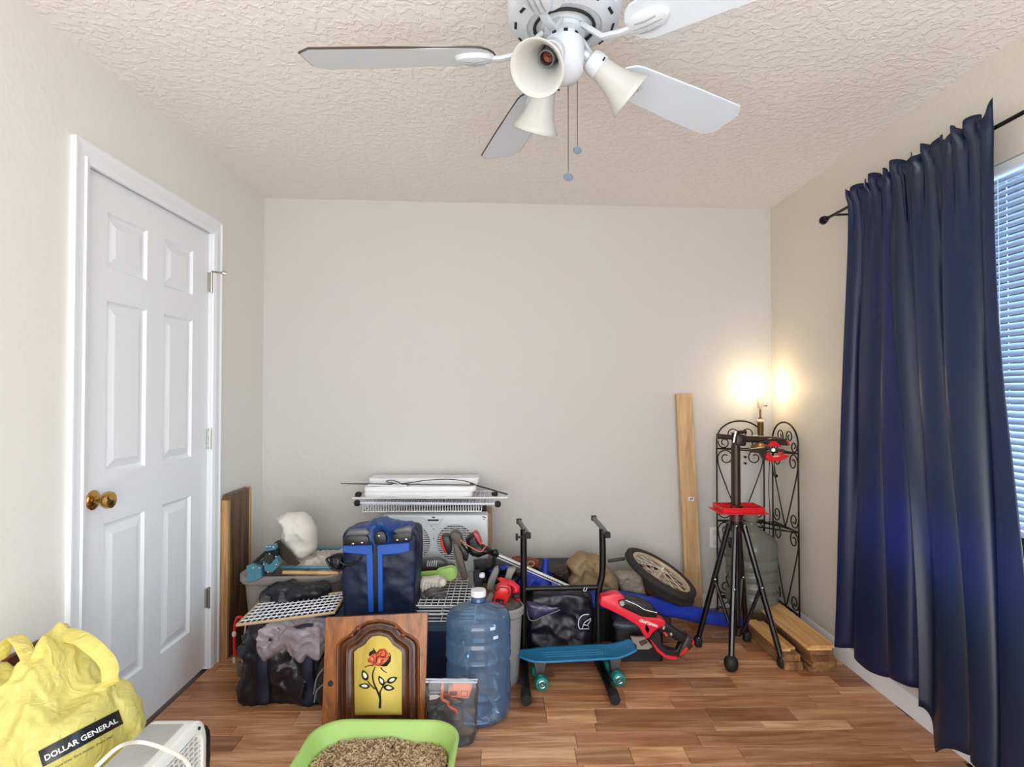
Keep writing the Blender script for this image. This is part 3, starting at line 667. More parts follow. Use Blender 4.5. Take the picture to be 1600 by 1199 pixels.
# white sheet, teal clamp tool in tote
m = MB()
sh_pts_ = [Z1(385, 395), Z1(470, 355), Z1(590, 350), Z1(640, 390), Z1(690, 480), Z1(700, 600), Z1(690, 640), Z1(620, 700), Z1(575, 715), Z1(520, 640), Z1(430, 540), Z1(450, 470), Z1(435, 445)]
m = crumple(sh_pts_, 2.90, .15, .024, 10, 4, .05); tag(m.obj('folded_cloth', mat('white_canvas', (226, 222, 214), .8, bump=.2, bs=300), sharp=70), 'white folded cloth standing up in the grey tote', 'cloth')
m_teal = mat('teal_paint', (84, 140, 158), .4, .2); m_grph = mat('graphite', (42, 46, 50), .5, .3)
t = thing('clamp_tool', 'teal and black metal bracing tool with chrome bolts resting on the grey tote rim', 'tool', W(*Z1(260, 800), 2.72))
YT = 2.735
m = MB(); m.slab([Z1(210, 728), Z1(240, 722), Z1(320, 735), Z1(325, 815), Z1(265, 842), Z1(215, 850)], YT, .05, .003); m.slab([Z1(350, 580), Z1(415, 575), Z1(425, 610), Z1(350, 622)], YT+.01, .04, .003); m.slab([Z1(330, 690), Z1(380, 720), Z1(430, 660), Z1(460, 720), Z1(400, 780), Z1(345, 770)], YT+.01, .04, .003); fr = m.obj('bracket', m_teal, t)
m = MB(); m.tube([W(*Z1(240, 730), YT+.06), W(*Z1(440, 555), YT+.06)], .009, 8); m.slab([Z1(235, 715), Z1(330, 690), Z1(345, 640), Z1(420, 590), Z1(440, 640), Z1(400, 730), Z1(310, 830), Z1(250, 855), Z1(225, 840), Z1(300, 790)], YT+.03, .03, .003); m.obj('arm', m_grph, t)
m = MB(); m.tube([W(*Z1(375, 668), YT-.012), W(*Z1(375, 668), YT+.03)], .022, 14); m.obj('knob', m_dark, t)
for (x, y) in ((262, 745), (308, 745), (362, 588), (385, 586), (410, 590), (380, 640), (428, 660), (430, 718), (370, 772), (340, 715)):
    m = MB(); m.soft(W(*Z1(x, y), YT-.004), (.005, .004, .005), 4, 2, 0); m.obj('bolt', m_steel, fr)
m = MB(); m.slab([Z1(430, 545), Z1(455, 540), Z1(600, 715), Z1(575, 728), Z1(520, 722), Z1(440, 640)], YT+.08, .02, .002); m.obj('blade_guard', mat('brown_steel', (62, 52, 46), .5, .3), t)
m = MB(); m.tube([W(*Z1(470, 741), 2.86), W(*Z1(905, 741), 2.86)], .009, 8)
tag(m.obj('metal_bar', m_teal), 'teal blue metal bar lying across the front of the grey tote', 'bar')
m = MB(); m.b2((-1.10, 3.185, .435), (-.765, 3.205, .452), .003)
tag(m.obj('metal_bar', m_teal), 'dark teal bar lying across the back of the grey tote', 'bar')
m = MB(); m.tube([W(*Z1(480, 775), 2.80), W(*Z1(890, 782), 2.80)], .009, 8)
tag(m.obj('wooden_stick', m_pine), 'pale wooden stick along the front rim of the grey tote', 'stick')
m = MB(); m.slab([Z1(645, 392), Z1(672, 390), Z1(705, 510), Z1(700, 560), Z1(680, 540)], 3.06, .03, .002); tag(m.obj('black_strap', m_grph), 'narrow black strip standing up behind the white cloth', 'strip')
m = MB(); m.soft((-.93, 3.02, .395), (.13, .12, .05), 26, 4, .03, 12, 5)
tag(m.obj('plastic_wrap', mat('pale_plastic', (205, 198, 190), .35, var=.1)), 'crumpled pale plastic sheet inside the grey tote', 'plastic sheet')
m = MB(); m.b2((-1.2, 2.87, .02), (-.85, 3.1, .33), .01); tag(m.obj('cardboard_box', mat('dim_card', (120, 100, 80), .8)), 'brown box buried inside the grey tote', 'box')
# black duffel bag
m_ny = mat('black_nylon', (30, 28, 38), .36, var=.6, vs=10, bump=.5, bs=26, spec=.5, dist=.008)
m_web = mat('navy_webbing', (24, 30, 52), .7, bump=.3, bs=200)
t = thing('duffel_bag', 'crumpled black and grey nylon duffel bag on the floor left of the carved panel', 'duffel bag', (-.86, 2.57, 0))
def dsh(h): 
    k = 1+.02*(h.z < -.08); return (h.x*k, h.y*k, max(h.z, -.155))
m = MB(); m.soft((-.925, 2.56, .156), (.172, .125, .156), 30, 7, .028, 8, 3, dsh, None, (1, 1, 1), .5); m.obj('body', m_ny, t, sharp=60)
for x in (-.985, -.80): m = MB(); m.grid(lambda u, v: (x-.02+u*.04, 2.425+.012*math.sin(v*9)-(.012 if v < .9 else 0), .02+v*.28), 2, 20); m.obj('webbing', m_web, t, solid=.004)
m = MB(); m.tube(cr([(-.99, 2.50, .31), (-.98, 2.44, .335), (-.9, 2.43, .32), (-.82, 2.43, .335), (-.77, 2.44, .33), (-.77, 2.5, .31)]), .011, 8, flat=.5); m.obj('handle', m_web, t)
m = MB(); m.tube([(-1.09, 2.437, .255), (-.77, 2.437, .262)], .004, 6); m.obj('zip', m_dark, t)
m = MB(); m.soft((-.87, 2.455, .268), (.13, .05, .055), 26, 5, .030, 12, 9)
tag(m.obj('grey_lining', mat('mauve_grey_nylon', (150, 138, 145), .35, bump=.4, bs=30, dist=.006)), 'shiny grey nylon cloth bunched on the duffel under the wire grate', 'cloth')
m = MB(); m.soft((-.95, 2.69, .36), (.14, .05, .05), 14, 4, .03, 12, 11); tag(m.obj('black_bag', m_ny), 'bunched black plastic behind the wire grate and in front of the tote', 'bag')
# wire grate on duffel
m_bei = mat('beige_enamel', (196, 170, 130), .45); m_wht = mat('white_wire', (235, 236, 240), .35)
c4 = [Vector((-1.085, 2.39, .352)), Vector((-.705, 2.44, .382)), Vector((-.715, 2.68, .385)), Vector((-1.10, 2.655, .352))]
t = thing('wire_grate', 'white wire grid shelf with beige frame tilted on top of the duffel bag', 'grate', c4[0])
m = MB()
for i in (0, 1, 3, 2):
    a, b_ = c4[i], c4[(i+1) % 4]; m.tube([a, b_], .006, 6)
m.obj('frame', m_bei, t)
def bl4(u, v): return (c4[0]*(1-u)+c4[1]*u)*(1-v)+(c4[3]*(1-u)+c4[2]*u)*v
for i in range(1, 17): m = MB(); m.tube([bl4(i/17, 0), bl4(i/17, 1)], .0029, 5); m.obj('wire', m_wht, t)
for i in range(1, 7): m = MB(); m.tube([bl4(0, i/7)+Vector((0, 0, .003)), bl4(1, i/7)+Vector((0, 0, .003))], .0026, 5); m.obj('wire', m_wht, t)
# red hose tool by the planks
t = thing('hand_pump', 'red and white hand pump standing by the leaning walnut plank', 'pump', (-1.22, 2.70, 0))
m = MB(); m.tube(cr([(-1.235, 2.70, .09), (-1.237, 2.70, .16), (-1.235, 2.7, .22), (-1.225, 2.7, .262), (-1.2, 2.7, .265)]), .007, 8); m.obj('hose', m_red, t)
m = MB(); m.tube([(-1.235, 2.695, .06), (-1.235, 2.695, .085)], .006, 8); m.soft((-1.236, 2.695, .19), (.01, .01, .014), 5, 2, 0); m.tube(cr([(-1.195, 2.7, .265), (-1.185, 2.7, .24), (-1.195, 2.7, .14), (-1.2, 2.7, .06)]), .004, 6); m.obj('fitting', mat('pale_fitting', (215, 205, 195), .4), t)
m = MB(); m.lathe([(0, 0), (.02, 0), (.022, .01), (.022, .05), (.018, .06), (0, .062)], 18, Matrix.Translation((-1.2, 2.70, 0))); m.obj('cylinder', mat('dull_steel', (120, 110, 105), .4, .6), t)
# ---------------------------------------------------------------- yellow bag, black case, box fan
m_yel, nt, b = newmat('yellow_film'); N = nt.nodes.new; L = nt.links.new
b.inputs['Base Color'].default_value = lin((246, 234, 142)); b.inputs['Roughness'].default_value = .32
tl = N('ShaderNodeBsdfTranslucent'); tl.inputs[0].default_value = lin((248, 236, 150)); mx = N('ShaderNodeMixShader'); mx.inputs[0].default_value = .3
L(b.outputs[0], mx.inputs[1]); L(tl.outputs[0], mx.inputs[2])
tp_ = N('ShaderNodeBsdfTransparent'); tp_.inputs[0].default_value = lin((250, 240, 170)); mx2 = N('ShaderNodeMixShader'); mx2.inputs[0].default_value = .13
L(mx.outputs[0], mx2.inputs[1]); L(tp_.outputs[0], mx2.inputs[2]); L(mx2.outputs[0], nt.nodes['Material Output'].inputs[0])
n_ = N('ShaderNodeTexNoise'); n_.inputs['Scale'].default_value = 15; n_.inputs['Detail'].default_value = 5; n_.inputs['Distortion'].default_value = 1.5; tc = N('ShaderNodeTexCoord'); L(tc.outputs['Object'], n_.inputs['Vector'])
bp = N('ShaderNodeBump'); bp.inputs['Strength'].default_value = .7; bp.inputs['Distance'].default_value = .02; L(n_.outputs[0], bp.inputs['Height']); L(bp.outputs[0], b.inputs['Normal'])
yb_ = thing('shopping_bag', 'full yellow plastic shopping bag with a black lettered band near the left wall', 'shopping bag', (-1.19, 1.49, 0))
BC = Vector((-1.175, 1.48, .30))
def ysh(h):
    t_ = h.z/.3; k = 1-.22*max(0, t_)**2-.05*max(0, -t_)
    x = h.x*k+.012*t_; z = h.z
    if h.z > .22: z += .05*math.sin(h.x*24+1.2)*(h.z-.2)/.1+.02*math.sin(h.y*20)
    return (max(x, -.19), h.y*k, max(z, -.295))
m = MB(); m.soft(BC, (.205, .15, .30), 60, 4, .026, 5.0, 21, ysh, None, (1.6, 1.6, .9), .5); bagm = m
# handles: two torn loops of film at the top
for pts, wd in (([W(0, 1030, 1.52), W(12, 1003, 1.5), W(22, 996, 1.48), W(34, 1006, 1.46), W(48, 1035, 1.42)], .018), ([W(62, 1035, 1.46), W(72, 1004, 1.5), W(95, 993, 1.52), W(130, 1000, 1.52), W(168, 1035, 1.5), W(172, 1070, 1.46)], .02), ([W(58, 1030, 1.4), W(66, 1012, 1.42), W(78, 1018, 1.40), W(82, 1045, 1.37)], .014)):
    m = MB(); c_ = cr(pts, 8); m.tube(c_, [wd*(.95+.15*noise.noise(Vector((i*.25, wd*50, 0)))) for i in range(len(c_))], 10, flat=.3); m.obj('bag_handle', m_yel, yb_, sharp=80)
# black band and lettering laid on the bag
view = Vector((0, 0, CAMZ))
PL, PR = W(63, 1187, 1.33), W(186, 1122, 1.42)
ex_ = (PR-PL); wid = ex_.length; ex_.normalize(); nrm = Vector((.0, -1, .0)); ex_n = ex_.cross(nrm).normalized()
nrm = (view-(PL+PR)/2); nrm = (nrm-ex_*nrm.dot(ex_)).normalized(); upv = nrm.cross(ex_).normalized()
import numpy as np
bvh = BVHTree.FromPolygons(bagm.v, bagm.f); A_, H_ = [], []
for i in range(15):
    for j in range(5):
        u, v = wid*(i/14), (j-2)*.02-.008; p = PL+ex_*u+upv*v; h = bvh.ray_cast(p+nrm*.3, -nrm, .6)
        if h[0] is not None: A_.append([1, u, v, u*u, v*v, u*v]); H_.append((h[0]-PL).dot(nrm))
cf = np.linalg.lstsq(np.array(A_), np.array(H_), rcond=None)[0]
def fit(u, v): return float(np.dot(cf, [1, u, v, u*u, v*v, u*v]))
nv = []
for p in bagm.v:        # the film lies smooth under its print
    q = Vector(p); d = q-PL; u, v, h = d.dot(ex_), d.dot(upv), d.dot(nrm)
    k = max(0, 1-max(0, -u, u-wid)/.05)*max(0, 1-max(0, abs(v+.012)-.045)/.05); t_ = fit(min(max(u, 0), wid), v)
    if k > 0 and h > t_-.08: q += nrm*(t_-h)*min(1, k*1.3)
    nv.append(tuple(q))
bagm.v = nv; body = bagm.obj('bag_body', m_yel, yb_, sharp=80)
def onbag(u, v, off): return PL+ex_*u+upv*v+nrm*(fit(u, v)+off)
hgt = .036
m = MB(); m.grid(lambda u, v: onbag(u*wid, (v-.5)*hgt, .004), 40, 8); band = m.obj('printed_band', mat('band_black', (14, 14, 22), .35), body, sharp=80)
def lay(body_, size, u0, v0, width, off, matl, name, shear=0, bold=.0):
    vs, fs = textmesh(body_, size, shear=shear, off=bold)
    bm = bmesh.new(); q = [bm.verts.new(p) for p in vs]
    for f in fs:
        try: bm.faces.new([q[i] for i in f])
        except Exception: pass
    x0 = min(p.x for p in vs); x1 = max(p.x for p in vs); k = width/(x1-x0)
    m = MB(); M_ = [onbag(u0+(v.co.x-x0)*k, v0+v.co.y*size*0+v.co.y*k, off) for v in bm.verts]
    bm.verts.index_update(); m.add(M_, [[v.index for v in f.verts] for f in bm.faces]); bm.free(); return m.obj(name, matl, body, sharp=80)
lay('DOLLAR GENERAL', .03, .008, -.0085, wid-.016, .0062, mat('print_white', (245, 245, 240), .5), 'lettering', bold=.02*.03)
lay('Save time. Save money. Every day!', .02, .02, -.034, wid-.045, .004, MATS['band_black'], 'small_lettering', shear=.2)
# contents glimpsed through the film
m = MB(); m.soft((-1.17, 1.47, .26), (.13, .08, .2), 10, 3, .03, 9, 4); tag(m.obj('bag_contents', mat('sage_green', (120, 150, 130), .6, var=.4)), 'dull green things seen dimly through the yellow bag', 'contents', kind='stuff')
t = thing('black_case', 'low black case on the floor between the yellow bag and the door', 'case', (-1.13, 1.87, 0))
m = MB(); m.soft((-1.12, 1.86, .10), (.15, .12, .10), 10, 8, .004, 9, 2); m.obj('case_body', mat('case_black', (30, 24, 24), .5), t)
m = MB(); m.box((-1.165, 1.80, .201), (.022, .008, .004), (0, 0, .2), .001); m.obj('clasp', m_steel, t)
# box fan
m_fan = mat('offwhite_fan', (226, 224, 218), .4); m_fang = mat('greyed_fan_top', (186, 184, 182), .6, var=.25, vs=9)
bf = thing('box_fan', 'white box fan standing on edge with dusty top at the bottom left', 'fan', (-.80, 1.22, 0))
MF = Matrix.Translation((-.858, 1.225, .25)) @ eul(PI/2, 0, PI/2)    # local x->+Y, y->Z, z->+X
m = MB(); m.loft([(.255, .246, .055, .0), (.257, .249, .06, .006), (.257, .249, .06, .088), (.262, .249, .068, .094), (.262, .249, .068, .106), (.254, .241, .062, .112), (.236, .223, .045, .114), (.232, .219, .045, .106), (.232, .219, .045, .02)], MF, seg=8, cap0=True); m.obj('housing', m_fan, bf)
m = MB(); m.loft([(.196, .0025, .002, .006), (.196, .0025, .002, .088)], MF @ Matrix.Translation((0, .2485, 0)), cap1=True, seg=2); m.obj('dusty_top', m_fang, bf, label='grey dusty top surface')
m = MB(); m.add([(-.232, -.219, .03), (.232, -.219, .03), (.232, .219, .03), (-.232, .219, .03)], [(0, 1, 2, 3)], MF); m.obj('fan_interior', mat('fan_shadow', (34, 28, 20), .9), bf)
m = MB(); xs = -.228
while xs < .23: m.b2((xs, -.216, .103), (xs+.0032, .216, .108)); xs += .0215
zs_ = -.214
k = 0
while zs_ < .215: m.b2((-.23, zs_, .105), (.23, zs_+.004, .111)); zs_ += .0125
q = MB(); q.add(m.v, m.f, MF); q.obj('grille', m_fan, bf)
for a in range(5):
    m = MB(); A = a*2*PI/5; m.grid(lambda u, v: ((.04+.16*u)*math.cos(A+(v-.5)*1.1), (.04+.16*u)*math.sin(A+(v-.5)*1.1), .045+.05*(v-.5)), 4, 6, MF); m.obj('fan_blade', mat('blade_grey', (150, 145, 135), .5), bf, solid=.002)
m = MB(); m.tube([MF @ Vector((.215, .228, .112)), MF @ Vector((.215, .228, .1165))], .004, 8); m.obj('corner_screw', m_dark, bf)
m = MB(); m.tube(cr([W(150, 1199, 1.18), W(185, 1168, 1.20), W(215, 1160, 1.26), W(245, 1166, 1.27), W(266, 1182, 1.24)+Vector((.02, 0, 0)), W(280, 1199, 1.2)+Vector((.02, 0, 0)), W(288, 1240, 1.2)+Vector((.02, 0, 0))], 8), .004, 8)
m.obj('power_cord', mat('cream_cord', (228, 222, 205), .5), bf)
# ---------------------------------------------------------------- litter box with pellets
m_gr = mat('lime_plastic', (178, 214, 118), .35, trans=.15); LC = Vector((-.395, 1.795, 0)); ML = Matrix.Translation(LC) @ eul(0, 0, -.03)
t = thing('litter_box', 'lime green plastic litter box full of pellets at the bottom of the picture', 'litter box', LC)
m = MB(); m.loft([(.185, .16, .06, 0), (.195, .17, .07, .004), (.235, .215, .10, .158), (.246, .226, .105, .160), (.250, .230, .11, .165), (.249, .229, .11, .170), (.242, .222, .105, .172), (.232, .212, .10, .166), (.192, .167, .07, .008)], ML, seg=10, cap1=True); m.obj('tub', m_gr, t, sharp=50)
rr = random.Random(5); q = MB(); q.cur = 0
for i in range(6500):
    u = rr.uniform(-1, 1); v = rr.uniform(-1, 1)
    if (abs(u)**5+abs(v)**5) > 1: continue
    x = u*.212; y = v*.191; zz = .118+.014*noise.noise(Vector((x*9, y*9, 2)))-.03*max(0, math.hypot(u, v)-.8)+rr.random()*.012
    M = ML @ Matrix.Translation((x, y, zz)) @ eul(rr.uniform(-.5, .5), PI/2+rr.uniform(-.6, .6), rr.random()*PI*2)
    r = .0028; h = rr.uniform(.004, .009)
    vs = [(r*math.cos(a), r*math.sin(a), s_*h) for s_ in (-1, 1) for a in (0, 1.257, 2.513, 3.77, 5.027)]
    fs = [(k, (k+1) % 5, 5+(k+1) % 5, 5+k) for k in range(5)]+[(4, 3, 2, 1, 0), (5, 6, 7, 8, 9)]
    q.cur = rr.randrange(4); q.add(vs, fs, M)
o = q.obj('wood_pellets', [mat('pel1', (178, 148, 112), .8), mat('pel2', (206, 180, 144), .8), mat('pel3', (132, 102, 78), .8), mat('pel4', (188, 160, 128), .8)], sharp=60)
tag(o, 'heap of brown and tan wood pellets filling the lime green litter box', 'pellets', kind='stuff')
m = MB(); m.loft([(.188, .165, .06, .012), (.212, .191, .08, .105)], ML, cap1=True); tag(m.obj('pellet_bed', MATS['pel3']), 'packed lower layer of brown pellets in the lime green litter box', 'pellets', kind='stuff')
# ---------------------------------------------------------------- carved cabinet door with painted rose
m_oak = wood('oak_stain', (164, 98, 36), (112, 60, 20), 'Z', 1.3, .32); m_oakd = wood('dark_oak', (92, 48, 20), (54, 26, 12), 'Z', 1.3, .3)
cd = thing('cabinet_door', 'carved brown cabinet door with a rose painted on its yellow centre panel', 'cabinet door', (-.47, 2.18, 0))
PN = Vector((0, -.45, .10)).normalized(); P0 = Vector((0, 2.17, 0))
def D(px, py, off=0):
    d = CR @ Vector(((px-800)/F, -(py-599.5)/F, -1.0)); o_ = Vector((0, 0, CAMZ))
    t = (P0-o_).dot(PN)/d.dot(PN); return o_+d*t+PN*off
def Dz(x, y, off=0): return D(*Z2(x, y), off)
TL, TR_ = D(510, 965), D(669, 957)
BL, BR = Vector((TL.x, 2.17, 0)), Vector((TR_.x, 2.17, 0)); BL.x += .014
arch = [(885, 1040), (885, 700), (887, 520), (900, 482), (955, 446), (985, 432), (1000, 412), (1020, 385), (1060, 362), (1105, 337), (1195, 325), (1285, 342), (1325, 364), (1352, 398), (1372, 415), (1440, 452), (1472, 478), (1480, 520), (1480, 700), (1483, 1040)]
yel = [(1010, 1040), (1008, 800), (1006, 560), (1030, 535), (1062, 520), (1090, 500), (1110, 470), (1135, 447), (1190, 437), (1248, 452), (1272, 480), (1290, 507), (1320, 527), (1345, 545), (1356, 562), (1356, 800), (1355, 1030)]
def resamp(pts, n):
    P = [Vector(p) for p in pts]; L_ = [0]
    for a, b_ in zip(P, P[1:]): L_.append(L_[-1]+(b_-a).length)
    out = []
    for i in range(n):
        s_ = L_[-1]*i/(n-1); k = max(j for j in range(len(L_)) if L_[j] <= s_+1e-9); k = min(k, len(P)-2)
        out.append(P[k].lerp(P[k+1], (s_-L_[k])/(L_[k+1]-L_[k])))
    return out
def seg3(pts, n): # resample left side, arch, right side separately so corners match
    return resamp(pts[:3], n//4)[:-1]+resamp(pts[2:-2], n//2)[:-1]+resamp(pts[-3:], n//4)
A3 = [Dz(x, y) for x, y in arch]; Y3 = [Dz(x, y) for x, y in yel]
zb = .075
def down(P): 
    q = P.copy(); t = (q.z-zb); return Vector((q.x, q.y-t*(.10/.45), zb))
A3 = [down(A3[0])]+A3[1:-1]+[down(A3[-1])]; Y3 = [down(Y3[0])+Vector((0, .02/4.5, .02))]+Y3[1:-1]+[down(Y3[-1])+Vector((0, .02/4.5, .02))]
nn = PN*.010
m = MB(); m.prism([BL-nn*.2, BR-nn*.2, TR_-nn*.2, TL-nn*.2], -PN*.014, .001); m.obj('back_board', m_oakd, cd)
m = MB(); m.prism([BL, TL, TR_, BR]+[BR.lerp(BL, .02)]+A3[::-1]+[BL.lerp(BR, .02)], PN*.010, .0012); m.obj('carved_frame', m_oak, cd)
m = MB(); m.prism([BL+PN*.0005, BR+PN*.0005, Vector((BR.x, 2.17+zb/4.5, zb))+PN*.0005, Vector((BL.x, 2.17+zb/4.5, zb))+PN*.0005], PN*.0098, .001); m.obj('bottom_rail', m_oak, cd)
a_ = seg3([tuple(p) for p in A3], 64); y_ = seg3([tuple(p) for p in Y3], 64); n = min(len(a_), len(y_)); a_ = a_[:n]; y_ = y_[:n]
lv = [(0, .010), (.08, .013), (.16, .009), (.22, .001), (.38, .0015), (.5, .009), (.58, .0085), (.66, .003), (.92, .0045), (1.0, .006)]
vs = [a_[i].lerp(y_[i], t)+PN*h for (t, h) in lv for i in range(n)]
fs = [(k*n+i, k*n+i+1, (k+1)*n+i+1, (k+1)*n+i) for k in range(len(lv)-1) for i in range(n-1)]
m = MB(); m.add(vs, fs); m.obj('raised_moulding', m_oakd, cd, sharp=60)
m = MB(); m.tube([p+PN*.0105 for p in a_], .0045, 8); m.obj('carved_bead', wood('bead_oak', (138, 78, 36), (90, 46, 20), 'Z', 2, .28), cd)
for (x, y, r) in ((1035, 385, .011), (990, 432, .009), (1315, 378, .011), (1368, 432, .010)):
    m = MB(); m.soft(Dz(x, y, .010), (r, .008, r*.8), 6, 2, .0006, 40); m.obj('carved_scroll', MATS['bead_oak'], cd)
m = MB(); m.add([p+PN*.0062 for p in y_], [tuple(range(len(y_)))]); m.obj('painted_panel', mat('ochre_panel', (222, 196, 92), .5, var=.06), cd, solid=.001)
m = MB(); m.lathe([(0, .005), (.0085, .004), (.0105, 0)], 16, Matrix.Translation(Dz(835, 787, .0105)) @ eul(PI/2-.2, 0, 0)); m.obj('knob_hole', m_dark, cd)
def flat(polys, off, matl, name):
    m = MB()
    for P in polys:
        q = [Dz(x, y, off) for x, y in P]; m.add(q, [tuple(range(len(q)))])
    return m.obj(name, matl, cd, solid=.0004)
def stroke(pts, w0, w1):
    P = [Vector((x, y)) for x, y in pts]; P = [v.xy for v in cr([(p.x, p.y, 0) for p in P], 5)]; L_, R2 = [], []
    for i, p in enumerate(P):
        t = (P[min(i+1, len(P)-1)]-P[max(i-1, 0)]).normalized(); k = w0+(w1-w0)*i/(len(P)-1); nr = Vector((-t.y, t.x))*k; L_.append(p+nr); R2.append(p-nr)
    return [[tuple(L_[i]), tuple(L_[i+1]), tuple(R2[i+1]), tuple(R2[i])] for i in range(len(P)-1)]
def leaf(c, ang, l, w_, k=1.0):
    out = []; a = math.radians(ang); ca, sa = math.cos(a), math.sin(a)
    for i in range(20):
        t = 2*PI*i/20; u = math.cos(t)*l*k; v = math.sin(t)*abs(math.sin(t))**.4*w_*k*(1-.25*math.cos(t)); out.append((c[0]+u*ca-v*sa, c[1]-u*sa-v*ca))
    return out
m_ink = mat('painted_black', (26, 26, 18), .6); m_org = mat('rose_orange', (226, 96, 52), .6); m_rr = mat('rose_pink', (236, 140, 110), .6); m_wh = mat('leaf_white', (240, 235, 205), .6); m_lg = mat('leaf_dark_green', (48, 56, 26), .6)
ink = stroke([(1160, 665), (1143, 720), (1150, 780), (1180, 850), (1198, 900), (1195, 970)], 4, 9)+stroke([(1198, 890), (1198, 850), (1225, 795)], 7, 4)+stroke([(1160, 830), (1130, 800), (1105, 770)], 5, 4)+stroke([(1225, 795), (1245, 775)], 4, 4)
ink += stroke([(1085, 668), (1120, 655), (1150, 658)], 3, 4)+stroke([(1200, 670), (1222, 695), (1248, 710)], 5, 2)+stroke([(1262, 560), (1275, 590), (1262, 600)], 3, 3)+stroke([(1145, 530), (1160, 545)], 3, 2)
flat(ink, .0078, m_ink, 'painted_stem')
LV = [((1085, 728), 112, 42, 24), ((1082, 806), 175, 42, 20), ((1206, 768), 118, 40, 20), ((1285, 762), 25, 42, 22), ((1262, 820), -8, 42, 22)]
for l_ in LV:
    flat([leaf(*l_)], .0078, m_ink, 'painted_leaf'); flat([leaf(*l_, .55)], .0085, m_wh, 'leaf_highlight')
flat([[(1118, 560), (1150, 540), (1175, 560), (1170, 600), (1130, 600), (1115, 580)], [(1235, 585), (1278, 588), (1275, 625), (1248, 660), (1225, 664), (1200, 660), (1205, 620)]], .0076, m_ink, 'rose_shadow')
flat([[(1115, 600), (1135, 575), (1165, 570), (1180, 600), (1170, 640), (1155, 655), (1110, 632), (1104, 612)], [(1172, 560), (1195, 535), (1228, 530), (1250, 545), (1262, 585), (1258, 610), (1225, 645), (1190, 662), (1160, 655), (1165, 610)]], .0083, m_org, 'rose_petals')
flat([[(1180, 610), (1200, 600), (1205, 640), (1180, 652), (1168, 645)], [(1225, 600), (1250, 605), (1235, 632), (1210, 645)], [(1125, 600), (1140, 590), (1150, 615), (1135, 622)], [(1205, 545), (1225, 540), (1235, 555), (1215, 558)], [(1112, 618), (1135, 632), (1150, 645), (1130, 640)]], .0088, m_rr, 'petal_highlight')
pt = stroke([(1180, 570), (1190, 548), (1225, 545), (1240, 560), (1235, 585), (1210, 590), (1200, 575), (1212, 562)], 3, 3)+stroke([(1165, 640), (1172, 610), (1185, 590), (1240, 600)], 3, 3)+stroke([(1140, 585), (1155, 610), (1150, 650)], 2.5, 2.5)+stroke([(1195, 650), (1215, 620), (1240, 610)], 3, 2)+stroke([(1108, 618), (1130, 625), (1155, 640)], 2.5, 2)
flat(pt, .0093, mat('rose_line', (120, 30, 16), .6), 'petal_line')
# black round bag behind it
t = thing('round_bag', 'round black bag with pale piping half hidden behind the carved panel', 'bag', (-.60, 2.36, 0))
m = MB(); m.soft((-.60, 2.365, .135), (.145, .075, .135), 14, 2.6, .006, 8, 3); m.obj('body', mat('black_cloth', (26, 25, 30), .6, bump=.3, bs=60), t)
m = MB(); m.tube(cr([W(505, 1045, 2.29), W(495, 1060, 2.29), W(490, 1085, 2.30)]), .003, 6); m.tube(cr([W(507, 1068, 2.28), W(495, 1080, 2.29), W(491, 1098, 2.29)]), .003, 6); m.obj('piping', mat('grey_piping', (120, 120, 118), .5), t)
# ---------------------------------------------------------------- blue water bottle
JC = Vector((-.098, 2.375, 0))
def ring_(z, r=.131): return [(r, z), (r+.003, z+.006), (r+.003, z+.012), (r, z+.018)]
pr = [(0, .022), (.05, .018), (.085, .006), (.105, .0), (.122, .006), (.129, .022), (.131, .05), (.131, .09)]+ring_(.10)+[(.131, .2), (.127, .212), (.127, .222)]+ring_(.235)+[(.1325, .30), (.132, .312), (.128, .318), (.1275, .328), (.132, .335), (.132, .375), (.128, .395), (.115, .412), (.085, .425), (.05, .437), (.033, .445), (.029, .452), (.029, .478)]
wj = thing('water_jug', 'clear blue plastic water jug with a white cap beside the carved panel', 'water jug', JC)
m = jug_mesh(JC, pr, 64); m.obj('bottle', film('blue_bottle_film', (206, 228, 246), .05, .16, (150, 190, 230), 1.3), wj, sharp=70)
m = MB(); m.lathe([(.0285, .445), (.031, .446), (.031, .452), (.0275, .453), (.0275, .483)], 32, Matrix.Translation(JC)); m.obj('neck', film('blue_neck_film', (70, 120, 190), .05, .3, (40, 90, 170)), wj)
m = MB(); m.lathe([(.029, .472), (.0315, .473), (.0315, .492), (.029, .497), (0, .498)], 32, Matrix.Translation(JC)); m.obj('cap', mat('cap_white', (228, 228, 230), .4), wj)
m = MB(); q = [(.062, .006), (.045, .05), (.02, .058), (0, .06)]; m.lathe(q, 24, Matrix.Translation(JC)); m.obj('punt', MATS['blue_neck_film'], wj)
m = MB(); 
for a, z in ((-1.1, .305), (-1.0, .268)): 
    c_ = JC+Vector((.1335*math.cos(a), .1335*math.sin(a), z+.08)); m.box(c_, (.003, .022, .012), (0, 0, a), .001)
m.obj('label_print', mat('pale_print', (190, 215, 235), .5), wj)
m = MB(); m.tube(cr([JC+Vector((-.155, -.02, .235)), JC+Vector((-.12, -.075, .235)), JC+Vector((-.09, -.09, .228))]), .008, 8); m.b2(JC+Vector((-.10, -.09, .12)), JC+Vector((-.065, -.06, .235)), .006); 
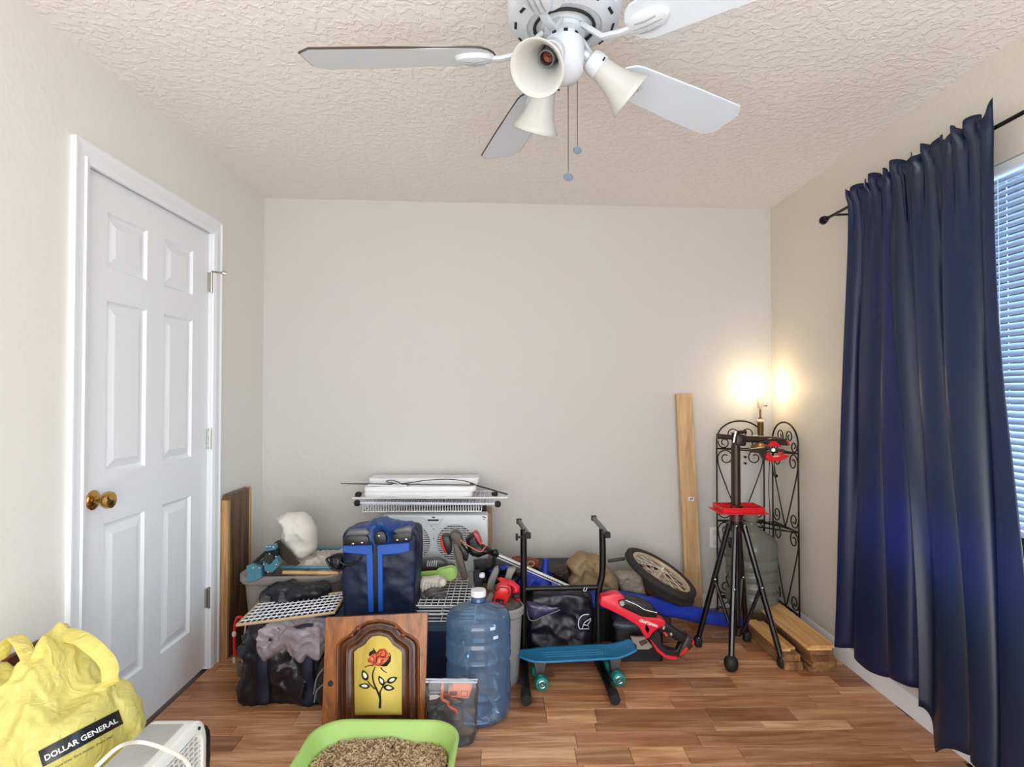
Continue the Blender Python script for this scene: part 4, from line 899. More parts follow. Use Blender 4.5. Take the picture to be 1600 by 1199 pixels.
# zip bag with orange things
zb_ = thing('zip_bag', 'clear zip top plastic bag of orange and grey parts leaning on the blue jug', 'plastic bag', (-.19, 2.19, 0))
za, zbb = W(668, 1053, 2.20), W(745, 1056, 2.19)
m = MB(); 
def zsh(h): 
    t_ = (h.z+.115)/.23; return (h.x*(1-.10*(1-t_)), h.y*(1-.93*max(0, t_)**1.5)-.02+.0*t_, h.z)
m.soft((-.188, 2.195, .118), (.098, .045, .115), 16, 7, .004, 12, 6, zsh, (0, 0, .0)); m.obj('bag_film', film('clear_film', (244, 245, 248), .12, .035, (210, 210, 215), .8), zb_, sharp=80)
m = MB(); m.tube([Vector((-.286, 2.178, .222)), Vector((-.094, 2.178, .219))], .0075, 8, flat=.5); m.tube([Vector((-.286, 2.176, .232)), Vector((-.092, 2.176, .229))], .004, 6, flat=.6); m.obj('zip_seal', mat('seal_white', (205, 205, 212), .4), zb_)
m_or = mat('orange_plastic', (236, 120, 70), .4)
YZ = 2.175
t = thing('orange_tool', 'orange plastic gadget with a dark window inside the clear zip bag', 'gadget', W(*Z4(460, 850), YZ))
m = MB(); m.slab([Z4(410, 795), Z4(550, 795), Z4(552, 830), Z4(525, 905), Z4(400, 895), Z4(375, 870), Z4(378, 840), Z4(412, 835)], YZ, .02, .002); k = m.obj('shell', m_or, t)
m = MB(); m.slab([Z4(388, 850), Z4(443, 852), Z4(440, 882), Z4(388, 880)], YZ-.002, .004, .001); m.tube([W(*Z4(x, y), YZ-.001) for x, y in ((472, 848), (515, 848), (520, 885), (475, 890))], .0016, 6, closed=True); m.obj('dark_window', mat('rust_dark', (110, 45, 28), .5), k)
t = thing('orange_clamp', 'long wavy orange arm inside the clear zip bag', 'gadget', W(*Z4(450, 1000), YZ+.01))
m = MB(); m.tube(cr([W(*Z4(*p), YZ+.012) for p in ((340, 790), (335, 850), (335, 905), (375, 930), (380, 960), (435, 990), (450, 1040), (470, 1090))]), [.006]*43, 8); m.obj('arm', m_or, t)
m = MB(); m.soft((-.215, 2.20, .075), (.055, .022, .05), 10, 3, .02, 25, 8); tag(m.obj('grey_parts', mat('parts_grey', (96, 92, 92), .4, var=.4, vs=40)), 'dark grey small parts at the bottom of the clear zip bag', 'parts', kind='stuff')
m = MB(); m.slab([Z4(240, 880), Z4(290, 878), Z4(320, 888), Z4(290, 908), Z4(240, 915)], 2.185, .006, .001); tag(m.obj('white_disc', mat('disc_white', (220, 215, 205), .5)), 'white rounded piece inside the clear zip bag by the carved panel', 'part')
# ---------------------------------------------------------------- dark blue bin with cooler bag and wire racks
m_bin = mat('dark_blue_bin', (22, 38, 62), .35, coat=.2)
t = thing('storage_bin', 'dark blue plastic storage bin on the floor behind the clear blue jug', 'storage bin', (-.435, 2.75, 0))
MT = Matrix.Translation((-.435, 2.735, 0))
m = MB(); m.loft([(.285, .205, .04, 0), (.292, .212, .04, .01), (.305, .222, .04, .27), (.315, .23, .045, .272), (.315, .23, .045, .282)], MT, cap1=True); m.obj('tub', m_bin, t)
m = MB(); m.loft([(.318, .232, .045, .276), (.318, .232, .045, .298), (.30, .215, .04, .305)], MT, cap1=True); m.obj('lid', mat('slate_lid', (52, 74, 96), .4), t)
m_cb = mat('royal_blue_nylon', (22, 66, 134), .45, bump=.4, bs=18, dist=.006, var=.3, vs=9); m_cbd = mat('deep_navy_nylon', (9, 24, 60), .5, bump=.4, bs=18, dist=.006, var=.4, vs=9); m_trim = mat('bright_blue_trim', (24, 84, 176), .4)
m_bkl = mat('black_vinyl', (20, 20, 22), .4)
YC = 2.50; cb = thing('cooler_bag', 'tall blue and black insulated bag with snaps standing in front of the window fan', 'bag', (-.545, 2.60, .306))
x0, x1 = W(534, 900, YC).x, W(648, 900, YC).x
def csh(h):
    t_ = h.z/.22; z = h.z+(.012*(1-(h.x/.16)**2) if h.z > .14 else 0); return (h.x*(1+.02*math.sin(t_*3)), h.y, max(z, -.195))
m = MB(); m.soft(((x0+x1)/2, 2.61, .502), ((x1-x0)/2, .10, .195), 30, 16, .010, 8, 13, csh, None, (1, 1, 1)); m.obj('body', m_cbd, cb, sharp=60)
def cz(pts, off=0): return [W(*Z1(x, y), YC-off) for x, y in pts]
for P in ([(920, 580), (1135, 570), (1140, 635), (1110, 650), (920, 630)], [(1170, 572), (1410, 555), (1410, 620), (1330, 640), (1170, 650)], [(1090, 640), (1140, 630), (1145, 1070), (1105, 1070)], [(1172, 640), (1212, 635), (1215, 1065), (1178, 1068)]):
    m = MB(); m.slab([Z1(*p) for p in P], YC-.006, .016, .003); m.obj('trim_panel', m_trim, cb)
m = MB(); m.slab([Z1(1140, 560), Z1(1172, 560), Z1(1178, 1070), Z1(1145, 1070)], YC-.002, .012, .002); m.obj('zip_placket', m_bkl, cb)
m = crumple([Z1(*p) for p in ((915, 580), (920, 540), (985, 450), (1080, 440), (1120, 405), (1200, 392), (1260, 420), (1330, 425), (1420, 430), (1430, 560), (1180, 590), (1150, 590))], YC-.006, .15, .022, 14, 3, .02); m.obj('top_flap', m_cb, cb, sharp=70)
for P in ([(930, 520), (960, 500), (1085, 500), (1110, 520), (1115, 572), (925, 580)], [(1150, 490), (1185, 470), (1225, 480), (1240, 520), (1235, 570), (1150, 570)], [(1285, 500), (1330, 480), (1425, 480), (1425, 545), (1285, 565)]):
    m = MB(); m.slab([Z1(*p) for p in P], YC-.036, .03, .005, 2); m.obj('snap_tab', m_bkl, cb)
m = MB(); m.slab([Z1(*p) for p in ((960, 470), (1090, 460), (1120, 490), (1090, 505), (960, 505), (935, 515))], YC-.040, .03, .004, 2); m.obj('grey_tab', mat('grey_vinyl', (88, 90, 94), .35), cb); m = MB(); m.slab([Z1(*p) for p in ((1290, 470), (1400, 440), (1425, 450), (1425, 485), (1310, 490))], YC-.040, .03, .004, 2); m.obj('grey_tab', mat('grey_vinyl', (88, 90, 94), .35), cb)
for (x, y) in ((995, 565), (1060, 558), (1185, 508), (1320, 538), (1385, 532)):
    m = MB(); m.soft(W(*Z1(x, y), YC-.038), (.006, .003, .005), 5, 2, 0); m.obj('snap', m_steel, cb)
m = MB(); m.tube(cr([W(*Z1(*p), YC-.0) for p in ((915, 640), (880, 640), (810, 670), (805, 690), (840, 740), (900, 760), (930, 720))]), .010, 8, flat=.5); m.tube(cr([W(*Z1(*p), YC-.005) for p in ((905, 660), (905, 700), (950, 720), (1020, 700), (1060, 660))]), .004, 6); m.soft(W(*Z1(870, 700), 2.53), (.028, .02, .03), 8, 3, .006, 20); m.obj('carry_strap', m_bkl, cb)
# stacked wire racks on the bin
def rack(name, x0, x1, y0, y1, z, nx, ny, r, label, cat='wire shelf', par=None, skew=0, grp=None, mt=None):
    mt = mt or m_wht
    t = thing(name, label, cat, ((x0+x1)/2, (y0+y1)/2, z), 0, grp)
    m = MB(); P = [Vector((x0, y0, z)), Vector((x1, y0, z)), Vector((x1, y1, z)), Vector((x0, y1, z))]; m.tube(P, r*1.7, 6, closed=True); m.obj('frame', mt, t)
    for i in range(1, nx): x = x0+(x1-x0)*i/nx; m = MB(); m.tube([(x, y0, z+r), (x, y1, z+r)], r, 5); m.obj('wire', mt, t)
    for i in range(1, ny): y = y0+(y1-y0)*i/ny; m = MB(); m.tube([(x0, y, z-r*.6), (x1, y, z-r*.6)], r, 5); m.obj('wire', mt, t)
    return t
rack('wire_rack', -.395, -.14, 2.53, 2.90, .376, 9, 10, .0022, 'white wire grid rack on top of the rack pile on the dark blue bin')
rack('wire_rack', -.41, -.12, 2.52, 2.88, .344, 2, 9, .0024, 'white wire rack in the middle of the pile on the dark blue bin')
rack('wire_rack', -.41, -.12, 2.515, 2.86, .314, 2, 9, .0024, 'white wire rack lowest in the pile on the dark blue bin')
m = MB(); m.b2((-.36, 2.60, .3475), (-.16, 2.82, .3705), .003); tag(m.obj('black_tray', m_dark), 'flat black tray between the wire racks on the dark blue bin', 'tray')
# gloves, scoop, nozzle on the racks
t = thing('work_glove', 'pair of crumpled grey work gloves on the wire rack beside the blue bag', 'gloves', W(675, 930, 2.66))
m_glv = mat('glove_knit', (206, 200, 188), .9, bump=.6, bs=90); m_gld = mat('glove_rubber', (92, 88, 86), .6, var=.3, vs=20)
m = crumple([Z3(*p) for p in ((140, 860), (180, 820), (300, 810), (350, 830), (365, 870), (300, 920), (230, 930), (160, 930))], 2.64, .06, .010, 22, 5); g = m.obj('knit_cuff', m_glv, t, sharp=80)
for i in range(7):
    x = 165+i*26; m = MB(); m.tube(cr([W(*Z3(x, 925-i*4), 2.635), W(*Z3(x-5, 885-i*3), 2.628), W(*Z3(x+4, 850), 2.64)]), .0042, 6); m.obj('knit_rib', m_glv, g)
for a, b_, c in (((190, 940), (260, 905), (350, 895)), ((200, 960), (270, 930), (365, 925)), ((250, 960), (310, 945), (370, 960)), ((300, 975), (330, 960), (360, 985)), ((180, 925), (200, 960), (240, 975))):
    m = MB(); m.tube(cr([W(*Z3(*a), 2.64), W(*Z3(*b_), 2.62), W(*Z3(*c), 2.64)]), [.011, .012, .013, .013, .012, .012, .012, .011, .010, .009, .009, .008, .006], 8); m.obj('finger', m_gld, t)
m = MB(); m.soft(W(*Z3(335, 850), 2.62), (.017, .014, .017), 6, 2.2, .001); m.obj('cuff_ball', m_glv, t)
t = thing('litter_scoop', 'lime green plastic scoop lying above the gloves', 'scoop', W(690, 897, 2.8))
ly = 2.74
m = MB(); m.slab([Z3(*p) for p in ((145, 780), (290, 765), (305, 800), (290, 812), (145, 810))], ly, .02, .003); m.obj('handle', m_gr, t)
m = MB(); m.loft([(.043, .030, .02, 0), (.048, .034, .024, .02), (.045, .031, .022, .02), (.040, .027, .02, .004)], Matrix.Translation(W(*Z3(370, 790), ly+.02)) @ eul(PI/2-.5, -.2, 0), cap1=True); m.obj('bowl', m_gr, t)
t = thing('vacuum_nozzle', 'dark grey slotted plastic nozzle lying in front of the window fan', 'nozzle', W(670, 883, 2.9))
m = MB(); m.slab([Z3(*p) for p in ((140, 720), (150, 690), (300, 678), (340, 690), (400, 745), (320, 750), (180, 745))], 2.87, .05, .006, 2); k = m.obj('shell', mat('grey_dark_plastic', (84, 84, 84), .35), t)
for i in range(5): m = MB(); m.slab([Z3(225+i*16, 690), Z3(233+i*16, 690), Z3(228+i*16, 732), Z3(219+i*16, 732)], 2.8665, .004, .0005); m.obj('slot', mat('pale_slot', (215, 215, 212), .5), k)
m = MB(); m.b2(W(*Z3(135, 770), 2.9), W(*Z3(420, 730), 2.9)+Vector((0, .05, 0)), .002); tag(m.obj('brown_block', wood('redwood_block', (120, 66, 40), (80, 40, 24), 'X')), 'small brown wooden block between the nozzle and the green scoop', 'block')
# ---------------------------------------------------------------- boxes, window fan and the pile on it
m_card = mat('cardboard', (176, 146, 110), .8, var=.1)
def carton(x0, x1, y0, y1, z0, z1, label, mt=None):
    t = thing('cardboard_box', label, 'box', ((x0+x1)/2, (y0+y1)/2, z0)); m = MB(); m.b2((x0, y0, z0), (x1, y1, z1), .003); m.obj('box_body', mt or m_card, t)
    m = MB(); m.b2(((x0+x1)/2-.03, y0-.0008, z1-.06), ((x0+x1)/2+.03, y1, z1+.0006)); m.obj('packing_tape', mat('packing_tape', (190, 165, 120), .3), t)
carton(-.66, -.04, 2.985, 3.36, 0, .335, 'brown cardboard box under the window fan')
carton(-.60, -.06, 3.16, 3.36, .337, .642, 'brown cardboard box standing behind the window fan')
YF = 3.03; m_wf = mat('fan_body_white', (222, 226, 230), .35)
fa, fb = W(596, 889, YF), W(762, 806, YF); fb.z = max(fb.z, .641); fa.z = .3365
t = thing('window_fan', 'white twin window fan with two round grilles standing on a box by the wall', 'fan', ((fa.x+fb.x)/2, YF, .335))
FM = Matrix.Translation(((fa.x+fb.x)/2, YF+.055, (fa.z+fb.z)/2)) @ eul(PI/2, 0, 0)  # local x->x, y->z, z->-Y
hw, hh = (fb.x-fa.x)/2, (fb.z-fa.z)/2
cs = []
for px in (643, 711): c_ = W(px, 849, YF); cs.append((c_.x-(fa.x+fb.x)/2, c_.z-(fa.z+fb.z)/2))
RG = .094
bm = bmesh.new()
m = MB(); m.loft([(hw, hh, .012, -.05), (hw, hh, .015, .045), (hw-.006, hh-.006, .014, .050)], FM, cap1=False); m.obj('housing', m_wf, t)
# front face with two round openings: built from a fan of quads per half
def facehalf(cx, x0, x1):
    N_ = 48; vs = []; 
    for i in range(N_):
        a = 2*PI*i/N_; c_, s_ = math.cos(a), math.sin(a); tx = ((x1-cx) if c_ > 0 else (x0-cx))/c_ if abs(c_) > 1e-6 else 1e9; ty = ((hh-.006-cs[0][1]) if s_ > 0 else (-hh+.006-cs[0][1]))/s_ if abs(s_) > 1e-6 else 1e9
        tt = min(tx, ty); vs += [(cx+RG*c_, cs[0][1]+RG*s_, .046), (cx+(RG+.006)*c_, cs[0][1]+(RG+.006)*s_, .052), (cx+tt*c_, cs[0][1]+tt*s_, .050)]
    fs = []
    for i in range(N_):
        j = (i+1) % N_; fs += [(i*3, j*3, j*3+1, i*3+1), (i*3+1, j*3+1, j*3+2, i*3+2)]
    return vs, fs
xm = (cs[0][0]+cs[1][0])/2
m = MB(); m.add(*facehalf(cs[0][0], -hw+.006, xm), FM); m.add(*facehalf(cs[1][0], xm, hw-.006), FM)
for (sx, sy) in ((-1, -1), (1, -1), (1, 1), (-1, 1)): pass
m.obj('front_face', m_wf, t)
m = MB(); m.add([(-hw+.01, -hh+.01, 0), (hw-.01, -hh+.01, 0), (hw-.01, hh-.01, 0), (-hw+.01, hh-.01, 0)], [(0, 1, 2, 3)], FM); m.obj('interior', mat('fan_dark', (58, 56, 50), .8), t)
for cx, cy in cs:
    m = MB(); k = -8
    while k <= 8:
        yy = k*.0112; hw_ = math.sqrt(max(0, RG**2-yy**2)); m.b2((cx-hw_, cy+yy-.0030, .042), (cx+hw_, cy+yy+.0030, .048)); k += 1
    for xx in (-.06, -.03, 0, .03, .06): hw_ = math.sqrt(RG**2-xx**2); m.b2((cx+xx-.0015, cy-hw_, .040), (cx+xx+.0015, cy+hw_, .045))
    q = MB(); q.add(m.v, m.f, FM); q.obj('grille', m_wf, t)
    m = MB(); m.tube([FM @ Vector((cx+(RG+.004)*math.cos(i/40*2*PI), cy+(RG+.004)*math.sin(i/40*2*PI), .051)) for i in range(40)], .003, 6, closed=True); m.obj('grille_ring', m_wf, t)
    for a in range(5):
        m = MB(); A = a*2*PI/5; m.grid(lambda u, v: (cx+(.02+.065*u)*math.cos(A+(v-.5)*1.0), cy+(.02+.065*u)*math.sin(A+(v-.5)*1.0), .02+.02*(v-.5)), 3, 4, FM); m.obj('fan_blade', MATS['blade_grey'], t, solid=.0015)
cc_ = Vector((xm, hh-.03))
m = MB(); q = MB(); q.prism([(xm-.05, hh-.012, .050), (xm+.05, hh-.012, .050), (xm+.028, hh-.045, .050), (xm-.028, hh-.045, .050)], (0, 0, .008), .002); m.add(q.v, q.f, FM); k = m.obj('control_panel', m_wf, t)
m = MB(); q = MB(); q.b2((xm-.028, hh-.026, .057), (xm+.028, hh-.018, .060)); m.add(q.v, q.f, FM); m.obj('display', MATS['dark_slot'] if 'dark_slot' in MATS else m_dark, k)
m = MB()
for (x, y) in ((xm, hh-.07), (xm, hh-.12), (hw-.02, hh-.02), (-.01+xm, hh-.055)): m.soft(FM @ Vector((x, y, .051)), (.0028, .002, .0028), 4, 2, 0)
m.obj('screw', m_dark, t)
# pile on the fan: from the bottom up
m = MB(); m.b2((-.34, 3.18, .6425), (-.09, 3.33, .668), .002); tag(m.obj('dark_board', m_dark), 'flat dark board lying between the window fan box and the wire racks', 'board')
PX = lambda px, Y: W(px, 800, Y).x
YA, YBk = 3.08, 3.34
t = thing('wire_basket', 'white comb sided wire basket directly on top of the window fan', 'wire basket', (-.43, 3.2, .65))
xa, xb = PX(567, YA), PX(752, YA); za_, zb2 = .670, .708
m = MB()
for z in (za_+.003, zb2): m.tube([(xa, YA, z), (xb, YA, z), (xb, YBk, z), (xa, YBk, z)], .0028, 6, closed=True)
m.obj('frame', m_wht, t)
n = 46
for i in range(n+1):
    x = xa+(xb-xa)*i/n; m = MB(); m.tube([(x, YA, zb2), (x, YA, za_), (x, YBk, za_), (x, YBk, zb2)], .0019, 4); m.obj('wire', m_wht, t)
# support feet so that the basket rests
m = MB(); m.b2((-.52, 3.17, .6425), (-.42, 3.32, .6685), .002); tag(m.obj('folded_card', m_card), 'folded cardboard pad under the wire basket', 'cardboard')
t = thing('wire_shelf', 'white wire shelf with black rubber tips resting on the wire basket', 'wire shelf', (-.4, 3.2, .72))
m = MB(); a, b_ = W(560, 787, 3.06), W(776, 795, 3.06); a.z = .722; b_.z = .714; m.tube([a, b_], .0065, 10); m.tube([a+Vector((0, .25, 0)), b_+Vector((0, .25, 0))], .0065, 10); m.obj('rail', mat('lavender_white', (220, 222, 238), .3), t)
for p in (a+Vector((-.006, 0, 0)), b_+Vector((.006, 0, 0))): m = MB(); m.soft(p, (.017, .015, .017), 6, 2.4, 0); m.obj('rubber_tip', m_dark, t)
for i in range(1, 40): q = a.lerp(b_, i/40); m = MB(); m.tube([q+Vector((0, 0, .007)), q+Vector((0, .25, .007))], .0018, 4); m.obj('wire', m_wht, t)
t = thing('wire_loop_shelf', 'white wire shelf with looped ends sticking out on both sides of the folded white blinds', 'wire shelf', (-.4, 3.2, .74))
for z, xs0, xs1, in ((.742, 549, 792), ):
    m = MB(); L_ = [W(565, 780, 3.09), W(551, 776, 3.09), W(556, 770, 3.2), W(570, 765, 3.3), W(780, 765, 3.3), W(792, 768, 3.25), W(792, 776, 3.09), W(784, 779, 3.09)]
    for p in L_: p.z = z
    m.tube(L_, .0042, 8, closed=True); m.obj('rail', m_wht, t)
    for i in range(1, 34): x = L_[1].x+(L_[6].x-L_[1].x)*i/34; m = MB(); m.tube([(x, 3.09, z+.004), (x, 3.30, z+.004)], .0018, 4); m.obj('wire', m_wht, t)
m = MB(); m.soft((W(560, 773, 3.12).x, 3.12, .757), (.016, .02, .014), 6, 3, 0); m.soft((W(773, 774, 3.12).x, 3.12, .757), (.018, .02, .011), 6, 3, 0); m.obj('rubber_tip', m_dark, t)
def wavy(px0, px1, y0, y1, z0, z1, label, seed, sk=0):
    a = PX(px0, y0); b_ = PX(px1, y0); m = MB(); m.soft(((a+b_)/2, (y0+y1)/2, (z0+z1)/2), ((b_-a)/2, (y1-y0)/2, (z1-z0)/2), 24, 10, .004, 10, seed); return tag(m.obj('folded_blind', mat('blind_white', (240, 241, 243), .5)), label, 'folded blind')
wavy(567, 738, 3.08, 3.30, .748, .776, 'folded white blind lowest of the three in the pile on the window fan', 3)
wavy(567, 744, 3.10, 3.32, .774, .800, 'folded white blind in the middle of the three in the pile on the window fan', 7)
wavy(575, 748, 3.22, 3.36, .799, .828, 'folded white blind topmost of the three in the pile on the window fan', 9)
zt = .803
def onz(px, Y, z): p = W(px, 760, Y); p.z = z; return p
t = thing('thin_rod', 'thin dark grey rod sticking out left over the folded white blinds', 'rod', onz(560, 3.12, .80))
m = MB(); m.tube([onz(532, 3.11, .817), onz(592, 3.12, .811), onz(640, 3.13, .808)], [.0022, .005, .004], 8); m.obj('rod', mat('gunmetal', (70, 66, 64), .35, .6), t)
t = thing('thin_rod', 'thin dark rod sticking out right over the folded white blinds', 'rod', onz(770, 3.12, .78))
m = MB(); m.tube([onz(735, 3.16, .807), onz(793, 3.06, .765)], .0042, 8); m.obj('rod', MATS['gunmetal'], t)
m = MB(); m.tube(cr([onz(588, 3.14, .809), onz(610, 3.14, .806), onz(625, 3.13, .815), onz(612, 3.15, .828), onz(604, 3.16, .818), onz(625, 3.15, .808), onz(660, 3.14, .806), onz(700, 3.13, .806), onz(738, 3.12, .806), onz(738, 3.14, .812), onz(725, 3.16, .822), onz(700, 3.18, .828), onz(665, 3.17, .824), onz(635, 3.15, .812), onz(600, 3.13, .809)]), .0026, 6)
tag(m.obj('looped_cable', mat('grey_cable', (58, 54, 54), .5)), 'dark grey cable looped over the folded white blinds', 'cord')
m = MB(); m.tube(cr([onz(575, 3.10, .81), onz(595, 3.10, .808), onz(615, 3.10, .806), onz(635, 3.10, .807)]), .0045, 6); m.tube([onz(620+8*math.cos(a_), 3.09, .808+.008*math.sin(a_)) for a_ in [PI*i/8 for i in range(9)]], .0025, 6); tag(m.obj('white_string', m_wht), 'short white cord and ring lying on the folded white blinds', 'cord')
# ---------------------------------------------------------------- middle pile
def zs(P, f_): return [f_(*p) for p in P]
m_blu = mat('royal_blue_cloth', (36, 66, 196), .42, bump=.4, bs=16, dist=.006, var=.25, vs=7)
m_bd = mat('tool_black', (20, 19, 20), .4); m_brt = mat('dusty_brown_plastic', (84, 74, 64), .5)
# clear tub on the floor behind the jug
t = thing('clear_tub', 'translucent grey round plastic tub behind the clear blue jug', 'tub', (.0, 2.64, 0))
m = MB(); m.lathe([(0, .003), (.07, 0), (.075, .01), (.088, .30), (.098, .31), (.099, .335), (.092, .345), (.088, .34), (.072, .02)], 36, Matrix.Translation((.0, 2.63, 0))); m.obj('tub_wall', mat('milky_plastic', (190, 190, 190), .25, trans=.4), t)
m = MB(); m.soft((0, 2.63, .335), (.08, .08, .03), 10, 2.4, .006, 30); tag(m.obj('tub_contents', mat('dull_parts', (88, 84, 80), .6, var=.5, vs=40)), 'assorted dull parts filling the translucent tub', 'parts', kind='stuff')
# string trimmer / pole tool
YP_ = 2.86
t = thing('pole_tool', 'long handled power tool with silver shaft and black and red head across the pile', 'power tool', W(*Z3(740, 650), YP_))
m = MB(); m.prism([W(*Z3(730, 668), YP_), W(*Z3(748, 642), YP_), W(*Z3(1298, 885), YP_), W(*Z3(1288, 912), YP_)], (0, .02, 0), .003); sh_ = m.obj('shaft', mat('white_enamel', (232, 234, 238), .25), t)
m = MB(); m.prism([W(*Z3(742, 662), YP_-.002), W(*Z3(746, 655), YP_-.002), W(*Z3(1290, 895), YP_-.002), W(*Z3(1286, 902), YP_-.002)], (0, .004, 0)); m.obj('shaft_stripe', mat('stripe_dark', (44, 42, 48), .4), sh_)
m = MB()
for i in range(7): cxp = 1075+i*17; cyp = 795+i*7.5; m.prism([W(*Z3(cxp, cyp), YP_-.002), W(*Z3(cxp+4, cyp), YP_-.002), W(*Z3(cxp-1, cyp+15), YP_-.002), W(*Z3(cxp-5, cyp+13), YP_-.002)], (0, .003, 0))
m.obj('shaft_print', MATS['stripe_dark'], sh_)
m = MB(); m.tube([W(*Z3(620, 592), 2.84), W(*Z3(690, 622), 2.85), W(*Z3(735, 645), 2.87)], [.015, .014, .017], 12); m.soft(W(*Z3(722, 625), 2.84), (.016, .018, .014), 6, 2.3, 0); m.tube([W(*Z3(715, 650), 2.85), W(*Z3(712, 740), 2.85)], .009, 8); m.obj('pivot_joint', m_bd, t)
m = crumple(zs(((500, 540), (530, 505), (570, 482), (600, 500), (625, 570), (690, 610), (700, 640), (600, 680), (550, 670), (520, 640)), Z3), 2.80, .07, 0.003, 9, 4); m.obj('motor_head', m_bd, t, sharp=60)
m = MB(); m.slab(zs(((556, 488), (580, 480), (600, 500), (628, 570), (612, 580), (590, 545)), Z3), 2.775, .06, .006, 2); m.obj('red_cap', mat('muted_red', (188, 62, 66), .4), t, label='dull red rounded cap')
m = MB(); m.slab(zs(((325, 510), (385, 508), (402, 560), (400, 640), (375, 650), (335, 590)), Z3), 2.76, .07, .008, 2); m.obj('second_head', m_bd, t)
m = MB(); m.slab(zs(((318, 520), (330, 512), (345, 580), (365, 632), (352, 632), (325, 580)), Z3), 2.755, .06, .003, 1); m.obj('red_edge', m_red, t)
m = MB(); m.slab(zs(((390, 485), (435, 475), (470, 500), (485, 560), (460, 600), (430, 580), (400, 540)), Z3), 2.75, .06, .008, 2); m.obj('brown_cover', m_brt, t)
m = MB(); m.slab(zs(((410, 560), (440, 560), (480, 640), (505, 760), (520, 800), (515, 830), (480, 840), (450, 760), (420, 640)), Z3), 2.745, .03, .006, 2); m.obj('brown_bar', m_brt, t)
m = MB(); m.slab(zs(((440, 565), (470, 560), (530, 640), (520, 690), (500, 700), (470, 640)), Z3), 2.78, .04, .006, 2); m.obj('black_bar', m_bd, t)
m = MB(); m.tube(cr([W(*Z3(*p), 2.735) for p in ((465, 535), (520, 575), (610, 622), (640, 600), (655, 575), (620, 560))]), .0022, 6); m.obj('orange_wire', mat('salmon_wire', (226, 122, 96), .5), t)
# small tools over the tub
t = thing('red_charger', 'bright red battery tool with a black window beside the jug neck', 'power tool', W(785, 930, 2.64))
m = MB(); m.slab(zs(((735, 885), (760, 868), (815, 872), (842, 905), (838, 930), (800, 1028), (775, 1035), (708, 1000), (715, 960)), Z3), 2.585, .05, .006, 2); k = m.obj('shell', mat('bright_red_plastic', (226, 24, 30), .3), t)
m = MB(); m.slab(zs(((728, 968), (790, 975), (785, 1003), (725, 990)), Z3), 2.583, .006, .001); m.tube(cr([W(*Z3(*p), 2.583) for p in ((735, 910), (760, 885), (810, 890), (826, 915), (815, 940))]), .0022, 6); m.obj('window', m_dark, k)
m = MB(); m.slab(zs(((775, 988), (765, 985), (760, 998), (770, 1000)), Z3), 2.58, .003, .0003); m.obj('contact', m_steel, k)
t = thing('red_tool', 'second red tool partly hidden behind the left upright of the black frame', 'power tool', W(805, 930, 2.69))
m = crumple(zs(((735, 830), (765, 822), (860, 850), (905, 890), (908, 1000), (880, 1005), (845, 990), (845, 900), (760, 870)), Z3), 2.66, .05, 0.003, 12, 3); k = m.obj('shell', mat('rose_red_plastic', (222, 40, 56), .35), t, sharp=60)
m = MB(); m.slab(zs(((850, 945), (885, 930), (905, 935), (905, 970), (860, 965)), Z3), 2.645, .02, .003); m.obj('grip', m_bd, k)
m_grp = mat('grey_grip', (128, 124, 118), .5)
for (lab, P, Yg) in (('left grey tool handle sticking up above the red tools', ((715, 745), (745, 730), (750, 775), (705, 905), (680, 910), (660, 895), (670, 840)), 2.70), ('right grey brown tool handle sticking up above the red tools', ((815, 745), (880, 740), (870, 770), (850, 800), (835, 865), (800, 868), (790, 830)), 2.72)):
    m = MB(); m.slab(zs(P, Z3), Yg, .03, .006, 2); tag(m.obj('hand_tool', m_grp), lab, 'tool')
for i, (lab, P, Yg, mt) in enumerate((('black plug shaped tool between the wire rack and the grey handles', ((560, 770), (610, 765), (640, 830), (620, 885), (580, 890), (565, 850)), 2.72, m_bd), ('small white cylinder among the tools in the pile', ((605, 790), (640, 785), (650, 805), (640, 820), (605, 818)), 2.70, m_wht), ('grey box of small tools behind the wire rack', ((525, 775), (600, 765), (605, 860), (560, 960), (530, 930)), 2.78, m_grp), ('dull grey fitting right of the jug cap', ((650, 975), (690, 930), (715, 950), (700, 990), (670, 1000)), 2.60, m_grp), ('small grey metal block under the red tools', ((805, 1010), (835, 990), (850, 1000), (840, 1050), (810, 1055)), 2.62, m_grp))):
    m = MB(); m.slab(zs(P, Z3), Yg, .03, .004, 1); tag(m.obj('small_tool', mt), lab, 'tool')
# supports: crates on the floor
m_crt = mat('black_crate', (14, 14, 19), .5)
def crate(x0, x1, y0, y1, z1, label, mt, name='storage_crate'):
    t = thing(name, label, 'crate', ((x0+x1)/2, (y0+y1)/2, 0)); M_ = Matrix.Translation(((x0+x1)/2, (y0+y1)/2, 0)); hx, hy = (x1-x0)/2, (y1-y0)/2
    m = MB(); m.loft([(hx*.94, hy*.94, .02, 0), (hx*.97, hy*.97, .02, z1-.03), (hx, hy, .02, z1-.028), (hx, hy, .02, z1-.002)], M_, cap1=True); m.obj('tub', mt, t)
    m = MB(); m.loft([(hx*.96, hy*.96, .02, z1-.002), (hx*.93, hy*.93, .02, z1+.003)], M_, cap1=True); m.obj('lid', mt, t); return t
crate(.06, .62, 3.02, 3.38, .27, 'black crate against the back wall under the khaki cloth', m_crt)
crate(.635, .93, 3.13, 3.40, .20, 'brown crate against the back wall under the bicycle wheels', mat('brown_crate', (96, 66, 46), .6))
crate_top = MB(); crate_top.b2((.09, 3.14, .2745), (.42, 3.36, .345), .006); tag(crate_top.obj('dark_box', m_crt), 'low dark box on the black crate behind the blue bundle', 'box')
